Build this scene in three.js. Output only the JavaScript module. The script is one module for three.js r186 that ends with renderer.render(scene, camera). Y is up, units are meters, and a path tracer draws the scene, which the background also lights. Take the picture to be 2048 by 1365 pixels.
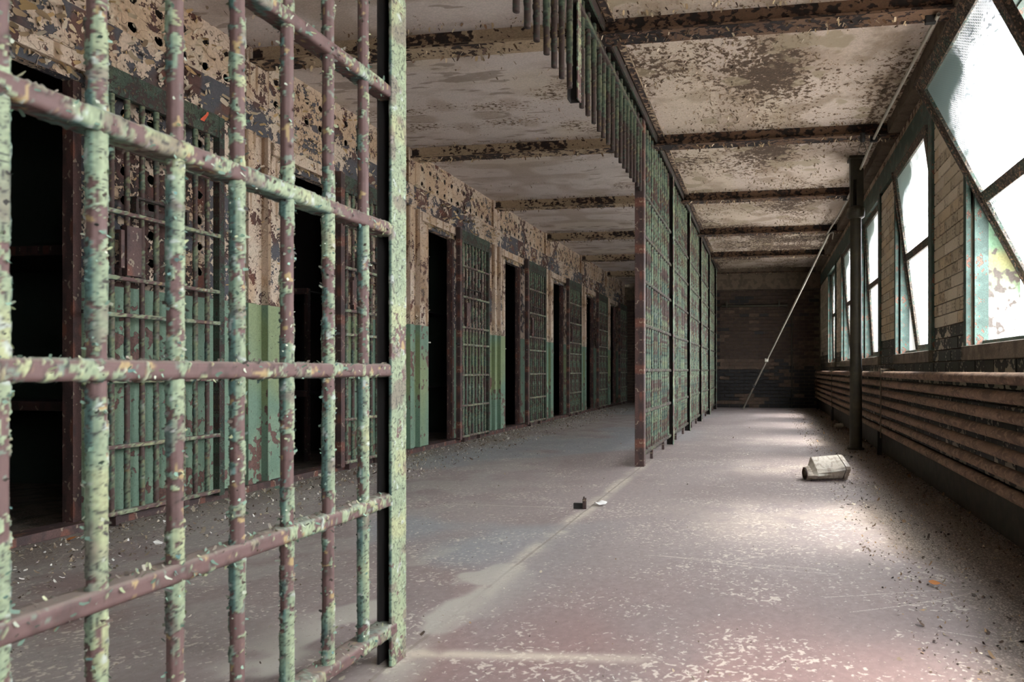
import * as THREE from 'three';
import { mergeGeometries } from 'three/addons/utils/BufferGeometryUtils.js';
import { RoundedBoxGeometry } from 'three/addons/geometries/RoundedBoxGeometry.js';

// ---------------------------------------------------------------- camera, sky, exposure
const scene = new THREE.Scene();
const EYE = 0.8, VPX = 1528, HY = 741, FPX = 1300, PPX = 1338;      // pixels of the 2048 x 1365 frame
const camera = new THREE.PerspectiveCamera(2 * Math.atan(HY / FPX) * 180 / Math.PI, PPX / HY, 0.05, 300);
camera.setViewOffset(2 * PPX, 2 * HY, 0, 0, 2048, 1365);
camera.position.set(0, EYE, 0);
camera.rotation.y = Math.atan((VPX - PPX) / FPX);
camera.focus = 4.2;
camera.userData.fStop = 4.6;
camera.updateMatrixWorld(true);

const renderer = new THREE.WebGLRenderer({ antialias: true });
renderer.toneMapping = THREE.LinearToneMapping;
renderer.toneMappingExposure = 2.0;
renderer.shadowMap.enabled = true;

// an overcast sky, brighter overhead than at the horizon
{
  const w = 64, h = 32, d = new Float32Array(w * h * 4);
  for (let j = 0; j < h; j++) for (let i = 0; i < w; i++) {
    const el = ((j + 0.5) / h - 0.5) * Math.PI, s = Math.max(0, Math.sin(el)), L = (1 + 2 * s) / 3;
    const o = (j * w + i) * 4;
    d[o] = 0.95 * L; d[o + 1] = 0.98 * L; d[o + 2] = 1.03 * L; d[o + 3] = 1;
  }
  const t = new THREE.DataTexture(d, w, h, THREE.RGBAFormat, THREE.FloatType);
  t.mapping = THREE.EquirectangularReflectionMapping; t.magFilter = THREE.LinearFilter; t.needsUpdate = true;
  scene.background = t;
  scene.backgroundIntensity = 22;
}
// the sun behind thin cloud, high on the window side: a wide, weak source
const sun = new THREE.DirectionalLight(new THREE.Color(1, 0.95, 0.88), 6);
sun.position.set(16, 29, -4.5); sun.target.position.set(0, 0, -6);
sun.castShadow = true; sun.shadow.radius = 28; sun.shadow.mapSize.set(2048, 2048);
Object.assign(sun.shadow.camera, { left: -12, right: 12, top: 12, bottom: -12, near: 5, far: 60 });
scene.add(sun, sun.target);

// ---------------------------------------------------------------- helpers: random, noise, colour
let seedState = 1234567;
function rnd() { seedState = (seedState + 0x6D2B79F5) | 0; let t = Math.imul(seedState ^ (seedState >>> 15), 1 | seedState); t = (t + Math.imul(t ^ (t >>> 7), 61 | t)) ^ t; return ((t ^ (t >>> 14)) >>> 0) / 4294967296; }
const rr = (a, b) => a + (b - a) * rnd();
const RT = new Float32Array(65536); for (let i = 0; i < 65536; i++) RT[i] = rnd();
const imul = Math.imul, fl = Math.floor;
function vn2(x, y, per) {
  let ix = fl(x), iy = fl(y), fx = x - ix, fy = y - iy; fx = fx * fx * (3 - 2 * fx); fy = fy * fy * (3 - 2 * fy);
  let ix1 = ix + 1, iy1 = iy + 1;
  if (per) { ix = ((ix % per) + per) % per; iy = ((iy % per) + per) % per; ix1 = ((ix1 % per) + per) % per; iy1 = ((iy1 % per) + per) % per; }
  const a = imul(ix, 73856093), b = imul(ix1, 73856093), c = imul(iy, 19349663), e = imul(iy1, 19349663);
  const p = RT[((a ^ c) ^ ((a ^ c) >>> 13)) & 65535], q = RT[((b ^ c) ^ ((b ^ c) >>> 13)) & 65535], r = RT[((a ^ e) ^ ((a ^ e) >>> 13)) & 65535], s = RT[((b ^ e) ^ ((b ^ e) >>> 13)) & 65535];
  const m = p + (q - p) * fx; return m + (r + (s - r) * fx - m) * fy;
}
function fbm2(x, y, o) { let a = 0.5, s = 0, n = 0; { const k = x * 0.8 - y * 0.6; y = x * 0.6 + y * 0.8; x = k; } for (let i = 0; i < o; i++) { s += a * vn2(x, y); n += a; a *= 0.5; const k = x * 1.6 - y * 1.2 + 17.3; y = x * 1.2 + y * 1.6 + 31.7; x = k; } return s / n; }
function vn3(x, y, z) {
  const ix = fl(x), iy = fl(y), iz = fl(z); let fx = x - ix, fy = y - iy, fz = z - iz;
  fx = fx * fx * (3 - 2 * fx); fy = fy * fy * (3 - 2 * fy); fz = fz * fz * (3 - 2 * fz);
  const X0 = imul(ix, 73856093), X1 = imul(ix + 1, 73856093), Y0 = imul(iy, 19349663), Y1 = imul(iy + 1, 19349663), Z0 = imul(iz, 83492791), Z1 = imul(iz + 1, 83492791);
  const h = (k) => RT[(k ^ (k >>> 13)) & 65535];
  const a = h(X0 ^ Y0 ^ Z0), b = h(X1 ^ Y0 ^ Z0), c = h(X0 ^ Y1 ^ Z0), d = h(X1 ^ Y1 ^ Z0), e = h(X0 ^ Y0 ^ Z1), f = h(X1 ^ Y0 ^ Z1), g = h(X0 ^ Y1 ^ Z1), i = h(X1 ^ Y1 ^ Z1);
  const p = a + (b - a) * fx, q = c + (d - c) * fx, r = e + (f - e) * fx, s = g + (i - g) * fx, t = p + (q - p) * fy, u = r + (s - r) * fy;
  return t + (u - t) * fz;
}
function fbm3(x, y, z, o) { let a = 0.5, s = 0, n = 0; for (let i = 0; i < o; i++) { s += a * vn3(x, y, z); n += a; a *= 0.5; const k = x * 1.63 - y * 1.2 + 5.1; y = x * 1.2 + y * 1.63 + 9.7; x = k; const q = z * 1.4 - x * 0.35; x = x * 0.95 + z * 0.4; z = q * 1.4; } return s / n; }
const clamp = (x, a = 0, b = 1) => x < a ? a : x > b ? b : x;
const sm = (a, b, x) => { x = clamp((x - a) / (b - a)); return x * x * (3 - 2 * x); };
const LIN = new Float32Array(256); for (let i = 0; i < 256; i++) { const c = i / 255; LIN[i] = c <= 0.04045 ? c / 12.92 : Math.pow((c + 0.055) / 1.055, 2.4); }
const lin = (v) => LIN[clamp(v, 0, 255) | 0];
function mixTo(o, c, k) { o[0] += (c[0] - o[0]) * k; o[1] += (c[1] - o[1]) * k; o[2] += (c[2] - o[2]) * k; }
const setc = (o, c) => { o[0] = c[0]; o[1] = c[1]; o[2] = c[2]; };
const scl = (o, k) => { o[0] *= k; o[1] *= k; o[2] *= k; };

// ---------------------------------------------------------------- helpers: textures and materials
// fn(u, v, out): out = [r, g, b (sRGB 0..255), height 0..1]; one pass gives the colour map and the bump map
function makeTex(w, h, fn, sizeU = 1, sizeV = 1, bump = true) {
  const c = new Uint8Array(w * h * 4), b = bump ? new Uint8Array(w * h * 4) : null, o = [0, 0, 0, 0.5];
  for (let j = 0; j < h; j++) for (let i = 0; i < w; i++) {
    o[3] = 0.5; fn((i + 0.5) / w, (j + 0.5) / h, o);
    const k = (j * w + i) * 4;
    c[k] = clamp(o[0], 0, 255); c[k + 1] = clamp(o[1], 0, 255); c[k + 2] = clamp(o[2], 0, 255); c[k + 3] = 255;
    if (b) { b[k] = b[k + 1] = b[k + 2] = clamp(o[3]) * 255; b[k + 3] = 255; }
  }
  const mk = (d, srgb) => {
    const t = new THREE.DataTexture(d, w, h, THREE.RGBAFormat); t.wrapS = t.wrapT = THREE.MirroredRepeatWrapping; t.magFilter = THREE.LinearFilter; t.minFilter = THREE.LinearMipmapLinearFilter; t.generateMipmaps = true;
    if (srgb) t.colorSpace = THREE.SRGBColorSpace; t.repeat.set(1 / sizeU, 1 / sizeV); t.needsUpdate = true; return t;
  };
  return { map: mk(c, true), bump: b && mk(b, false) };
}
function M(name, t, { rough = 0.85, bump = 0.002, color, metal = 0, side, vc } = {}) {
  const m = new THREE.MeshStandardMaterial({ roughness: rough, metalness: metal }); m.name = name;
  if (t) { m.map = t.map; if (t.bump && bump) { m.bumpMap = t.bump; m.bumpScale = bump; } }
  if (color) m.color.setRGB(...color.map(lin));
  if (side) m.side = side;
  if (vc) m.vertexColors = true;
  return m;
}
const VC = M('peeling_enamel', null, { rough: 0.72, vc: true });
const VCF = M('shaded_peeling_enamel', null, { rough: 0.75, vc: true, color: [204, 206, 200] });  // enamel copy with shade multiplied in, for far bars and cell doors
const VCO = M('darker_peeling_enamel', null, { rough: 0.8, vc: true, color: [150, 150, 140] });  // same enamel, multiplied darker for overhead bars and far rails
const VCD = M('paint_chip', null, { rough: 0.75, vc: true, side: THREE.DoubleSide });

// ---------------------------------------------------------------- helpers: geometry
function posUV(g) {                                                   // uv in metres from the position and the dominant normal
  const p = g.attributes.position, n = g.attributes.normal, uv = new Float32Array(p.count * 2);
  for (let i = 0; i < p.count; i++) {
    const ax = Math.abs(n.getX(i)), ay = Math.abs(n.getY(i)), az = Math.abs(n.getZ(i));
    if (ax >= ay && ax >= az) { uv[2 * i] = -p.getZ(i) + 0.37 * p.getX(i); uv[2 * i + 1] = p.getY(i); } else if (ay >= az) { uv[2 * i] = p.getX(i); uv[2 * i + 1] = -p.getZ(i); } else { uv[2 * i] = p.getX(i); uv[2 * i + 1] = p.getY(i); }
  }
  g.setAttribute('uv', new THREE.BufferAttribute(uv, 2)); return g;
}
// box by corners; zf = distance forward (three's z is -zf)
function bx(x0, x1, y0, y1, f0, f1, bevel = 0) {
  const w = x1 - x0, h = y1 - y0, d = f1 - f0;
  let g = bevel ? new RoundedBoxGeometry(w, h, d, 1, Math.min(bevel, w / 2.1, h / 2.1, d / 2.1)) : new THREE.BoxGeometry(w, h, d);
  g.translate((x0 + x1) / 2, (y0 + y1) / 2, -(f0 + f1) / 2);
  return posUV(g);
}
const plain = (g) => { const k = g.index ? g.toNonIndexed() : g; for (const n of Object.keys(k.attributes)) if (!['position', 'normal', 'uv'].includes(n)) k.deleteAttribute(n); return k; };
const merge = (...gs) => mergeGeometries(gs.flat().map(plain));
function tube(pts, r, seg = 8, radial = 8) {
  const c = new THREE.CatmullRomCurve3(pts.map((p) => new THREE.Vector3(...p)), false, 'centripetal');
  return new THREE.TubeGeometry(c, seg, r, radial, false);
}
function cyl(r, len, axis, seg = 12, r2 = r) { const g = new THREE.CylinderGeometry(r2, r, len, seg); if (axis === 'x') g.rotateZ(-Math.PI / 2); if (axis === 'z') g.rotateX(Math.PI / 2); return g; }
const used = {};
function numbered(n) { const k = used[n] = (used[n] ?? -1) + 1; return k ? `${n}_${String(k).padStart(3, '0')}` : n; }
function part(name, geo, mat, parent) {
  const m = new THREE.Mesh(geo, mat); m.name = name; m.castShadow = m.receiveShadow = true; parent.add(m);
  parent.userData_names ??= {}; const k = parent.userData_names[name] = (parent.userData_names[name] ?? -1) + 1;
  if (k) m.name = `${name}_${String(k).padStart(3, '0')}`;
  return m;
}
function thing(name, label, category, [x, y, z] = [0, 0, 0], group) {
  const o = new THREE.Group(); o.name = numbered(name); o.position.set(x, y, z); scene.add(o);
  o.userData = { label, category }; if (group) o.userData.group = group; return o;
}
function solo(name, geo, mat, label, category, [x, y, z] = [0, 0, 0], group) {
  const m = new THREE.Mesh(geo, mat); m.name = numbered(name); m.castShadow = m.receiveShadow = true; m.position.set(x, y, z); scene.add(m);
  m.userData = { label, category }; if (group) m.userData.group = group; return m;
}
function structure(name) { const o = new THREE.Group(); o.name = name; o.userData.kind = 'structure'; scene.add(o); return o; }

// ---------------------------------------------------------------- flaking enamel on bars and posts
const BROWN = [100, 76, 72], DARKBROWN = [66, 50, 46], MINT = [116, 140, 122], TEAL = [80, 108, 102], YGREEN = [148, 153, 118], CREAMY = [168, 146, 98], WHITE = [172, 176, 170], CRACK = [40, 38, 36], DUST = [150, 142, 130];
const po = [0, 0, 0, 0];
function enamel(x, y, z, nx, ny, seed, bias, o, thick = 1) {
  const wp = vn3(x * 70 + seed, y * 60, z * 70) - 0.5, wq = vn3(x * 70, y * 60 + seed, z * 70 + 31) - 0.5; x += 0.012 * wp; y += 0.016 * wq; z += 0.012 * (wq - wp) * 0.7;
  const c = fbm3(x * 9 + seed, y * 7 + seed * 1.7, z * 9, 2), m = fbm3(x * 66, y * 46 + seed * 3.1, z * 66 + seed, 3), f = vn3(x * 260 + seed, y * 230, z * 260);
  const p = c * 0.75 + m * 0.8 + f * 0.14 - 0.845 + bias;
  const t = vn3(x * 16 + 9, y * 12 + seed * 5.3, z * 16 + 4), w = vn3(x * 90 + 3, y * 70 + seed * 2.2, z * 90 + 8);
  if (p > 0) {
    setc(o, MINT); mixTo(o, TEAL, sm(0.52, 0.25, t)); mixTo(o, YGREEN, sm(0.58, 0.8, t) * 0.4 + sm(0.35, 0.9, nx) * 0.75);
    mixTo(o, WHITE, sm(0.74, 0.86, w) * 0.8);
    mixTo(o, CREAMY, sm(0.02, 0.0, p) * 0.3); mixTo(o, BROWN, sm(0.62, 0.8, vn3(x * 34 + 7, y * 22 + seed, z * 34)) * 0.5);
    const cr = Math.abs(vn3(x * 120, y * 105 + seed, z * 120 + 5) - 0.5); mixTo(o, CRACK, sm(0.05, 0.0, cr) * 0.8); scl(o, 0.82 + 0.3 * f);
    o[3] = thick * (0.0009 + 0.0014 * sm(0.05, 0, p) + 0.0011 * f + 0.0011 * sm(0.5, 0.8, w));
  } else {
    setc(o, BROWN); mixTo(o, DARKBROWN, sm(0.45, 0.8, m) * 0.7 + sm(-0.03, 0, p) * 0.6);
    mixTo(o, CREAMY, sm(0.79, 0.86, w) * 0.8); mixTo(o, MINT, sm(0.20, 0.12, w) * 0.7);
    o[3] = thick * 0.0002 * f;
  }
  if (ny > 0.7) mixTo(o, DUST, 0.55);
}
// closed profile [[a, b], ...] (counter-clockwise) swept along y or z, painted and roughened vertex by vertex
function octagon(r, per = 3) { const pts = []; for (let k = 0; k < 8; k++) { const a = (k + 0.5) * Math.PI / 4, b = (k + 1.5) * Math.PI / 4; for (let i = 0; i < per; i++) { const t = i / per; pts.push([r * (Math.cos(a) * (1 - t) + Math.cos(b) * t), r * (Math.sin(a) * (1 - t) + Math.sin(b) * t)]); } } return pts; }
function rectProfile(w, h, na, nb, c = 0.15) {
  const k = Math.min(w, h) * c, pts = [], line = (x0, y0, x1, y1, n) => { for (let i = 0; i < n; i++) pts.push([x0 + (x1 - x0) * i / n, y0 + (y1 - y0) * i / n]); };
  const x = w / 2, y = h / 2;
  line(x, -y + k, x, y - k, nb); line(x, y - k, x - k, y, 1); line(x - k, y, -x + k, y, na); line(-x + k, y, -x, y - k, 1); line(-x, y - k, -x, -y + k, nb); line(-x, -y + k, -x + k, -y, 1); line(-x + k, -y, x - k, -y, na); line(x - k, -y, x, -y + k, 1);
  return pts;
}
function prism(profile, len, step, axis, seed, biasFn = () => 0, thick = 1, paint = enamel) {
  const n = profile.length, rings = Math.max(2, Math.round(len / step) + 1), N = n * rings;
  const pos = new Float32Array((N + 2) * 3), col = new Float32Array((N + 2) * 3), idx = [];
  const nrm = profile.map((_, i) => { const a = profile[(i + n - 1) % n], b = profile[(i + 1) % n], dx = b[0] - a[0], dy = b[1] - a[1], l = Math.hypot(dx, dy) || 1; return [dy / l, -dx / l]; });
  for (let j = 0; j < rings; j++) {
    const s = len * j / (rings - 1);
    for (let i = 0; i < n; i++) {
      const [a, b] = profile[i], [na, nb] = nrm[i], k = (j * n + i) * 3;
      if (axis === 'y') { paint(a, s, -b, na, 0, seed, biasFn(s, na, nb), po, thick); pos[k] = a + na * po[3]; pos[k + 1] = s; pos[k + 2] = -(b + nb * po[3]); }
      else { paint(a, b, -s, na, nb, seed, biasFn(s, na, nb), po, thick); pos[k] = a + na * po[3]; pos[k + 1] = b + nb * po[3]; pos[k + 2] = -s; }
      col[k] = lin(po[0]); col[k + 1] = lin(po[1]); col[k + 2] = lin(po[2]);
      if (j) { const i1 = (i + 1) % n, A = (j - 1) * n + i, B = (j - 1) * n + i1, C = j * n + i, D = j * n + i1; if (axis === 'y') idx.push(A, B, D, A, D, C); else idx.push(A, D, B, A, C, D); }
    }
  }
  for (let e = 0; e < 2; e++) {                                        // end caps
    const q = N + e, base = e ? (rings - 1) * n : 0; let cx = 0, cy = 0; for (const p of profile) { cx += p[0] / n; cy += p[1] / n; }
    if (axis === 'y') { pos[q * 3] = cx; pos[q * 3 + 1] = e ? len : 0; pos[q * 3 + 2] = -cy; } else { pos[q * 3] = cx; pos[q * 3 + 1] = cy; pos[q * 3 + 2] = e ? -len : 0; }
    col[q * 3] = lin(90); col[q * 3 + 1] = lin(70); col[q * 3 + 2] = lin(66);
    for (let i = 0; i < n; i++) { const i1 = (i + 1) % n; if ((e === 1) === (axis === 'y')) idx.push(q, base + i, base + i1); else idx.push(q, base + i1, base + i); }
  }
  const g = new THREE.BufferGeometry(); g.setAttribute('position', new THREE.BufferAttribute(pos, 3)); g.setAttribute('color', new THREE.BufferAttribute(col, 3)); g.setIndex(idx);
  g.computeVertexNormals();
  return g;
}
// orientation check: for axis y the map (a, s, -b) keeps the profile counter-clockwise seen from above
// curled flakes
class Chips {
  constructor() { this.p = []; this.c = []; this.i = []; }
  add(x, y, z, n, size, col, curl = 0.5, width = 0.7, tilt = 0.3) {
    let tx = rr(-1, 1), ty = rr(-1, 1), tz = rr(-1, 1); const d = tx * n[0] + ty * n[1] + tz * n[2]; tx -= d * n[0]; ty -= d * n[1]; tz -= d * n[2]; const l = Math.hypot(tx, ty, tz) || 1; tx /= l; ty /= l; tz /= l;
    const bx_ = n[1] * tz - n[2] * ty, by = n[2] * tx - n[0] * tz, bz = n[0] * ty - n[1] * tx, base = this.p.length / 3, w = size * width;
    for (let j = 0; j < 3; j++) {
      const s = j / 2, a = s * size, h = (tilt * s + curl * s * s) * size, ww = w * (j === 1 ? 0.5 : j === 2 ? rr(0.15, 0.45) : rr(0.3, 0.5)), sh = rr(-0.15, 0.15) * size;
      for (const e of [-1, 1]) {
        const q = e * ww + sh;
        this.p.push(x + tx * a + bx_ * q + n[0] * h, y + ty * a + by * q + n[1] * h, z + tz * a + bz * q + n[2] * h);
        this.c.push(lin(col[0]), lin(col[1]), lin(col[2]));
      }
    }
    this.i.push(base, base + 1, base + 3, base, base + 3, base + 2, base + 2, base + 3, base + 5, base + 2, base + 5, base + 4);
  }
  build() { const g = new THREE.BufferGeometry(); g.setAttribute('position', new THREE.Float32BufferAttribute(this.p, 3)); g.setAttribute('color', new THREE.Float32BufferAttribute(this.c, 3)); g.setIndex(this.i); g.computeVertexNormals(); return g; }
}
const pick = (a) => a[fl(rnd() * a.length)];
const vary = (c, k = 0.12) => { const f = 1 + rr(-k, k); return [c[0] * f, c[1] * f, c[2] * f]; };
// ---------------------------------------------------------------- textures
// cream wall paint that has come away in curls: brown primer and blue-grey steel below (tile of 1.6 m)
function creamPeel(amount, blue) {
  return (u, v, o) => {
    const c = fbm2(u * 5 + amount * 9, v * 5, 3, 5), m = fbm2(u * 34, v * 30 + 7, 3, 0 || 34), f = fbm2(u * 190, v * 170, 2, 190);
    const p = c * 0.7 + m * 0.75 + f * 0.3 - 0.875 + amount;
    if (p > 0) {
      setc(o, [194, 174, 154]); mixTo(o, [180, 152, 122], sm(0.5, 0.75, vn2(u * 7 + 3, v * 7, 7)) * 0.7); mixTo(o, [196, 182, 162], sm(0.5, 0.8, vn2(u * 11 + 5, v * 9 + 2)) * 0.6);
      const cr = Math.abs(fbm2(u * 26 + 3, v * 26 + 1, 2, 26) - 0.5); mixTo(o, [58, 42, 32], sm(0.02, 0.0, cr) * 0.75);
      scl(o, 0.9 + 0.2 * f); mixTo(o, [104, 82, 62], sm(0.016, 0, p) * 0.55);
      o[3] = 0.62 + 0.38 * sm(0.07, 0, p) + 0.1 * (f - 0.5);
    } else {
      setc(o, [84, 58, 52]); mixTo(o, [52, 42, 38], sm(0.4, 0.65, m)); mixTo(o, [78, 82, 88], sm(0.5 - blue, 0.62 - blue, vn2(u * 6 + 1, v * 6 + 4, 6)) * 0.85);
      mixTo(o, [120, 62, 40], sm(0.7, 0.85, vn2(u * 17, v * 13)) * 0.5);
      scl(o, 0.88 + 0.24 * f); o[3] = 0.2 + 0.12 * f;
    }
  };
}
const T = {};
T.cream = makeTex(1024, 1024, creamPeel(0.075, 0), 1.6, 1.6);
T.lintel = makeTex(1024, 1024, creamPeel(-0.05, 0.22), 1.6, 1.6);
T.creamFew = makeTex(1024, 1024, (u, v, o) => { creamPeel(0.17, -0.1)(u, v, o); const st = vn2(u * 40, v * 3, 0); mixTo(o, [116, 84, 54], sm(0.55, 0.85, st) * 0.5); }, 1.2, 1.2);
// green dado enamel
T.green = makeTex(1024, 1024, (u, v, o) => {
  const c = fbm2(u * 6, v * 6, 4, 6), m = fbm2(u * 40, v * 36, 3, 40), f = vn2(u * 230, v * 230, 230);
  setc(o, [108, 133, 113]); mixTo(o, [122, 144, 121], sm(0.45, 0.7, c)); mixTo(o, [150, 150, 92], sm(0.62, 0.8, vn2(u * 3 + 8, v * 2 + 5, 0)) * 0.5); scl(o, 0.94 + 0.12 * f);
  const p = c * 0.6 + m * 0.5; o[3] = 0.6 + 0.05 * f;
  if (p > 0.69) { setc(o, [104, 74, 66]); scl(o, 0.85 + 0.3 * f); o[3] = 0.2; } else if (p > 0.678) { scl(o, 0.72); o[3] = 0.9; }
  if (vn2(u * 150 + 4, v * 150, 150) > 0.93) mixTo(o, [70, 60, 50], 0.6);
}, 1.6, 1.6);
// fine-grained peeling green on flat iron (doors, posts)
T.iron = makeTex(512, 1024, (u, v, o) => { enamel(u * 0.3, v * 0.6, 0.03, 0.2, 0, 41, 0.0, po); setc(o, po); o[3] = clamp(po[3] / 0.0028); }, 0.3, 0.6);
T.brown = makeTex(512, 512, (u, v, o) => {
  const c = fbm2(u * 8, v * 4, 4, 0), f = vn2(u * 120, v * 120, 120);
  setc(o, [86, 62, 57]); mixTo(o, [62, 47, 45], sm(0.4, 0.65, c)); mixTo(o, [132, 78, 58], sm(0.6, 0.8, vn2(u * 9, v * 5)) * 0.6); scl(o, 0.9 + 0.2 * f);
  if (fbm2(u * 30, v * 22, 2) > 0.77) mixTo(o, [176, 168, 140], 0.6); o[3] = 0.5 + 0.2 * f;
}, 0.5, 0.5);
// ceiling over the window aisle: plaster paint shed in clusters; over the cell aisle it is mostly whole
function ceilingTex(shed, base) {
  return (u, v, o) => {
    const c = fbm2(u * 4 + shed * 3, v * 7, 3), m = fbm2(u * 105, v * 205, 3), f = fbm2(u * 300, v * 560, 2);
    setc(o, base); mixTo(o, [138, 120, 100], sm(0.46, 0.7, fbm2(u * 11 + 50, v * 24, 4)) * (0.25 + 5 * Math.max(0, shed)) * 0.8); mixTo(o, [196, 180, 152], sm(0.5, 0.75, vn2(u * 5 + 2, v * 5 + 9)) * 0.3); mixTo(o, [150, 130, 112], sm(0.55, 0.8, vn2(u * 9, v * 12)) * 0.4);
    scl(o, 0.92 + 0.16 * f); o[3] = 0.55 + 0.25 * (f - 0.5) + 0.2 * m;
    const p = c * 0.75 + m * 0.6 + f * 0.35 - 0.965 + shed;
    if (p > 0) { mixTo(o, [122, 102, 80], sm(0, 0.03, p) * 0.9); mixTo(o, [78, 62, 48], sm(0.05, 0.13, p)); scl(o, 0.8 + 0.4 * f); o[3] = 0.15 + 0.5 * f; } else if (p > -0.02) { scl(o, 1.05); o[3] = 1; }
    const q = fbm2(u * 9 + 20, v * 22 + 20, 3); if (q > 0.7 && shed > 0) { mixTo(o, [150, 136, 112], sm(0.7, 0.74, q) * 0.7); o[3] = 0.35; }
  };
}
T.ceilR = makeTex(1024, 2048, ceilingTex(0.105, [190, 174, 160]), 2.8, 5.6); T.ceilR.map.offset.x = T.ceilR.bump.offset.x = 0.42;
T.ceilL = makeTex(1024, 1024, (u, v, o) => { ceilingTex(-0.16, [202, 190, 182])(u, v, o); const s = fbm2(u * 14, v * 60, 3) + 0.5 * (fbm2(u * 3, v * 4 + 7, 2) - 0.5); if (s > 0.68) mixTo(o, [104, 88, 72], sm(0.68, 0.74, s) * 0.4); }, 2.6, 2.6);
T.beam = makeTex(2048, 256, (u, v, o) => {
  const c = fbm2(u * 22, v * 3, 3), m = fbm2(u * 150, v * 26, 3), f = vn2(u * 620, v * 130);
  setc(o, [166, 146, 120]); mixTo(o, [136, 112, 88], sm(0.45, 0.7, c)); scl(o, 0.9 + 0.2 * f); o[3] = 0.6 + 0.3 * m;
  const p = c * 0.6 + m * 0.75 - 0.70; if (p > 0) { setc(o, [74, 54, 42]); mixTo(o, [44, 34, 30], sm(0.05, 0.14, p)); scl(o, 0.85 + 0.3 * f); o[3] = 0.15; } else if (p > -0.02) { o[3] = 1; scl(o, 1.1); }
}, 4.9, 0.6); T.beam.map.offset.x = T.beam.bump.offset.x = 0.71;
// floor paint: u, v to metres
function floorPaint(X, Z, o) {
  const c = fbm2(X * 1.1 + 40, Z * 0.9 + 11, 4), m = fbm2(X * 6 + 3, Z * 5, 4), f = fbm2(X * 70, Z * 60, 2), g = vn2(X * 260, Z * 230);
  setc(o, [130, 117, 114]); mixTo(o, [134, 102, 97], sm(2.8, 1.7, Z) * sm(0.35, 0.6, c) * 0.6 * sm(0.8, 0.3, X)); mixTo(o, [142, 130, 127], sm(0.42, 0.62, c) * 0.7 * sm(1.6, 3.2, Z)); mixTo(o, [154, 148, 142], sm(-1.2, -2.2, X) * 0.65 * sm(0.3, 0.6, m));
  mixTo(o, [136, 138, 140], sm(0.5, 0.62, fbm2(X * 0.8 + 9, Z * 0.9 + 4, 3)) * sm(-0.5, -1.4, X) * 0.8);
  scl(o, 0.93 + 0.14 * f); o[3] = 0.5 + 0.1 * f;
  // worn through to pale cement: in specks, heaviest close by and in the painted pools of window light
  const winPool = Math.max(sm(0.75, 0.1, Math.abs(Z - 3.55)), sm(0.6, 0.05, Math.abs(Z - 5.35)), 0.6 * sm(0.6, 0.1, Math.abs(Z - 7.4))) * sm(-0.9, 0.0, X) * sm(1.0, 0.6, X);
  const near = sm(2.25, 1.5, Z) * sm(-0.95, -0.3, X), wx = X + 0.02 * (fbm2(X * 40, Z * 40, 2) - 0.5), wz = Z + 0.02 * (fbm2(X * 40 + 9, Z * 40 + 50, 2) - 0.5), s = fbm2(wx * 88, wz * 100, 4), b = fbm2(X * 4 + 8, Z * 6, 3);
  const worn = s + 0.35 * (b - 0.5) + 0.085 * near + 0.1 * winPool - 0.03; mixTo(o, [206, 194, 180], sm(0.67, 0.735, worn) * 0.75); if (worn > 0.68) o[3] = 0.35;
  mixTo(o, [186, 172, 156], winPool * 0.35 * sm(0.35, 0.6, m));  // pale wash paints pools of window light on the floor
  // long scratches
  for (let k = 0; k < 9; k++) { const a = -0.2 + 0.9 * RT[900 + k], x0 = -0.3 + 1.2 * RT[920 + k], z0 = 1.9 + 1.6 * RT[940 + k], dx = X - x0, dz = Z - z0, t = dx * Math.cos(a) + dz * Math.sin(a), e = Math.abs(-dx * Math.sin(a) + dz * Math.cos(a) + 0.02 * Math.sin(t * 5 + k)); if (Math.abs(t) < 0.15 + 0.35 * RT[960 + k] && e < 0.003 && g > 0.3) mixTo(o, [206, 192, 178], 0.6); }
  // scar of the sawn-off partition along its line
  const d = Math.abs(X + 1.005 + 0.012 * (m - 0.5)); mixTo(o, [190, 180, 164], sm(0.085, 0.01, d + 0.05 * (s - 0.5)) * (0.25 + 0.7 * sm(0.4, 0.62, m)) * (0.5 + 0.5 * sm(0.35, 0.6, s)) * sm(5.9, 5.1, Z) * sm(1.2, 1.7, Z)); if (d < 0.006) mixTo(o, [120, 110, 100], 0.6);
  mixTo(o, [168, 162, 152], sm(0.42, 0.1, Math.abs(X + 1.2)) * sm(0.5, 0.6, fbm2(X * 4, Z * 4 + 30, 3)) * sm(3.2, 2.2, Z));
  const j = Math.abs(Z - 3.66 + 0.01 * m); if (X < -1) mixTo(o, [178, 168, 158], sm(0.012, 0.003, j) * 0.6 * sm(-3, -1.4, X));
  const j2 = Math.abs(Z - 1.71 - 0.09 * (X + 1)); if (X > -1.02) mixTo(o, [202, 190, 172], sm(0.05, 0.0, j2) * sm(0.2, -0.8, X) * sm(0.35, 0.65, m) * 0.8);
  // dirt against both walls, the right band darkened further for the sill shadow
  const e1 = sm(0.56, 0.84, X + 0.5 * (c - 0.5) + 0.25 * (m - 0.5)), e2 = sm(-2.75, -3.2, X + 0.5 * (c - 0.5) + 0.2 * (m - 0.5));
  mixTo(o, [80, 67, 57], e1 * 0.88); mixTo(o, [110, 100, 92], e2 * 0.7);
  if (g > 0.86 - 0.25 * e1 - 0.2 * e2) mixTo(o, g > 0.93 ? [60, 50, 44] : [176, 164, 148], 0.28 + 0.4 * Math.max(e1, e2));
}
const FN = { x0: -3.45, x1: 1.25, f0: 0.9, f1: 5.6 }, FF = { x0: -3.45, x1: 1.25, f0: 5.6, f1: 16 }, FB = { x0: -3.45, x1: 1.25, f0: -2.6, f1: 0.9 };
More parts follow.
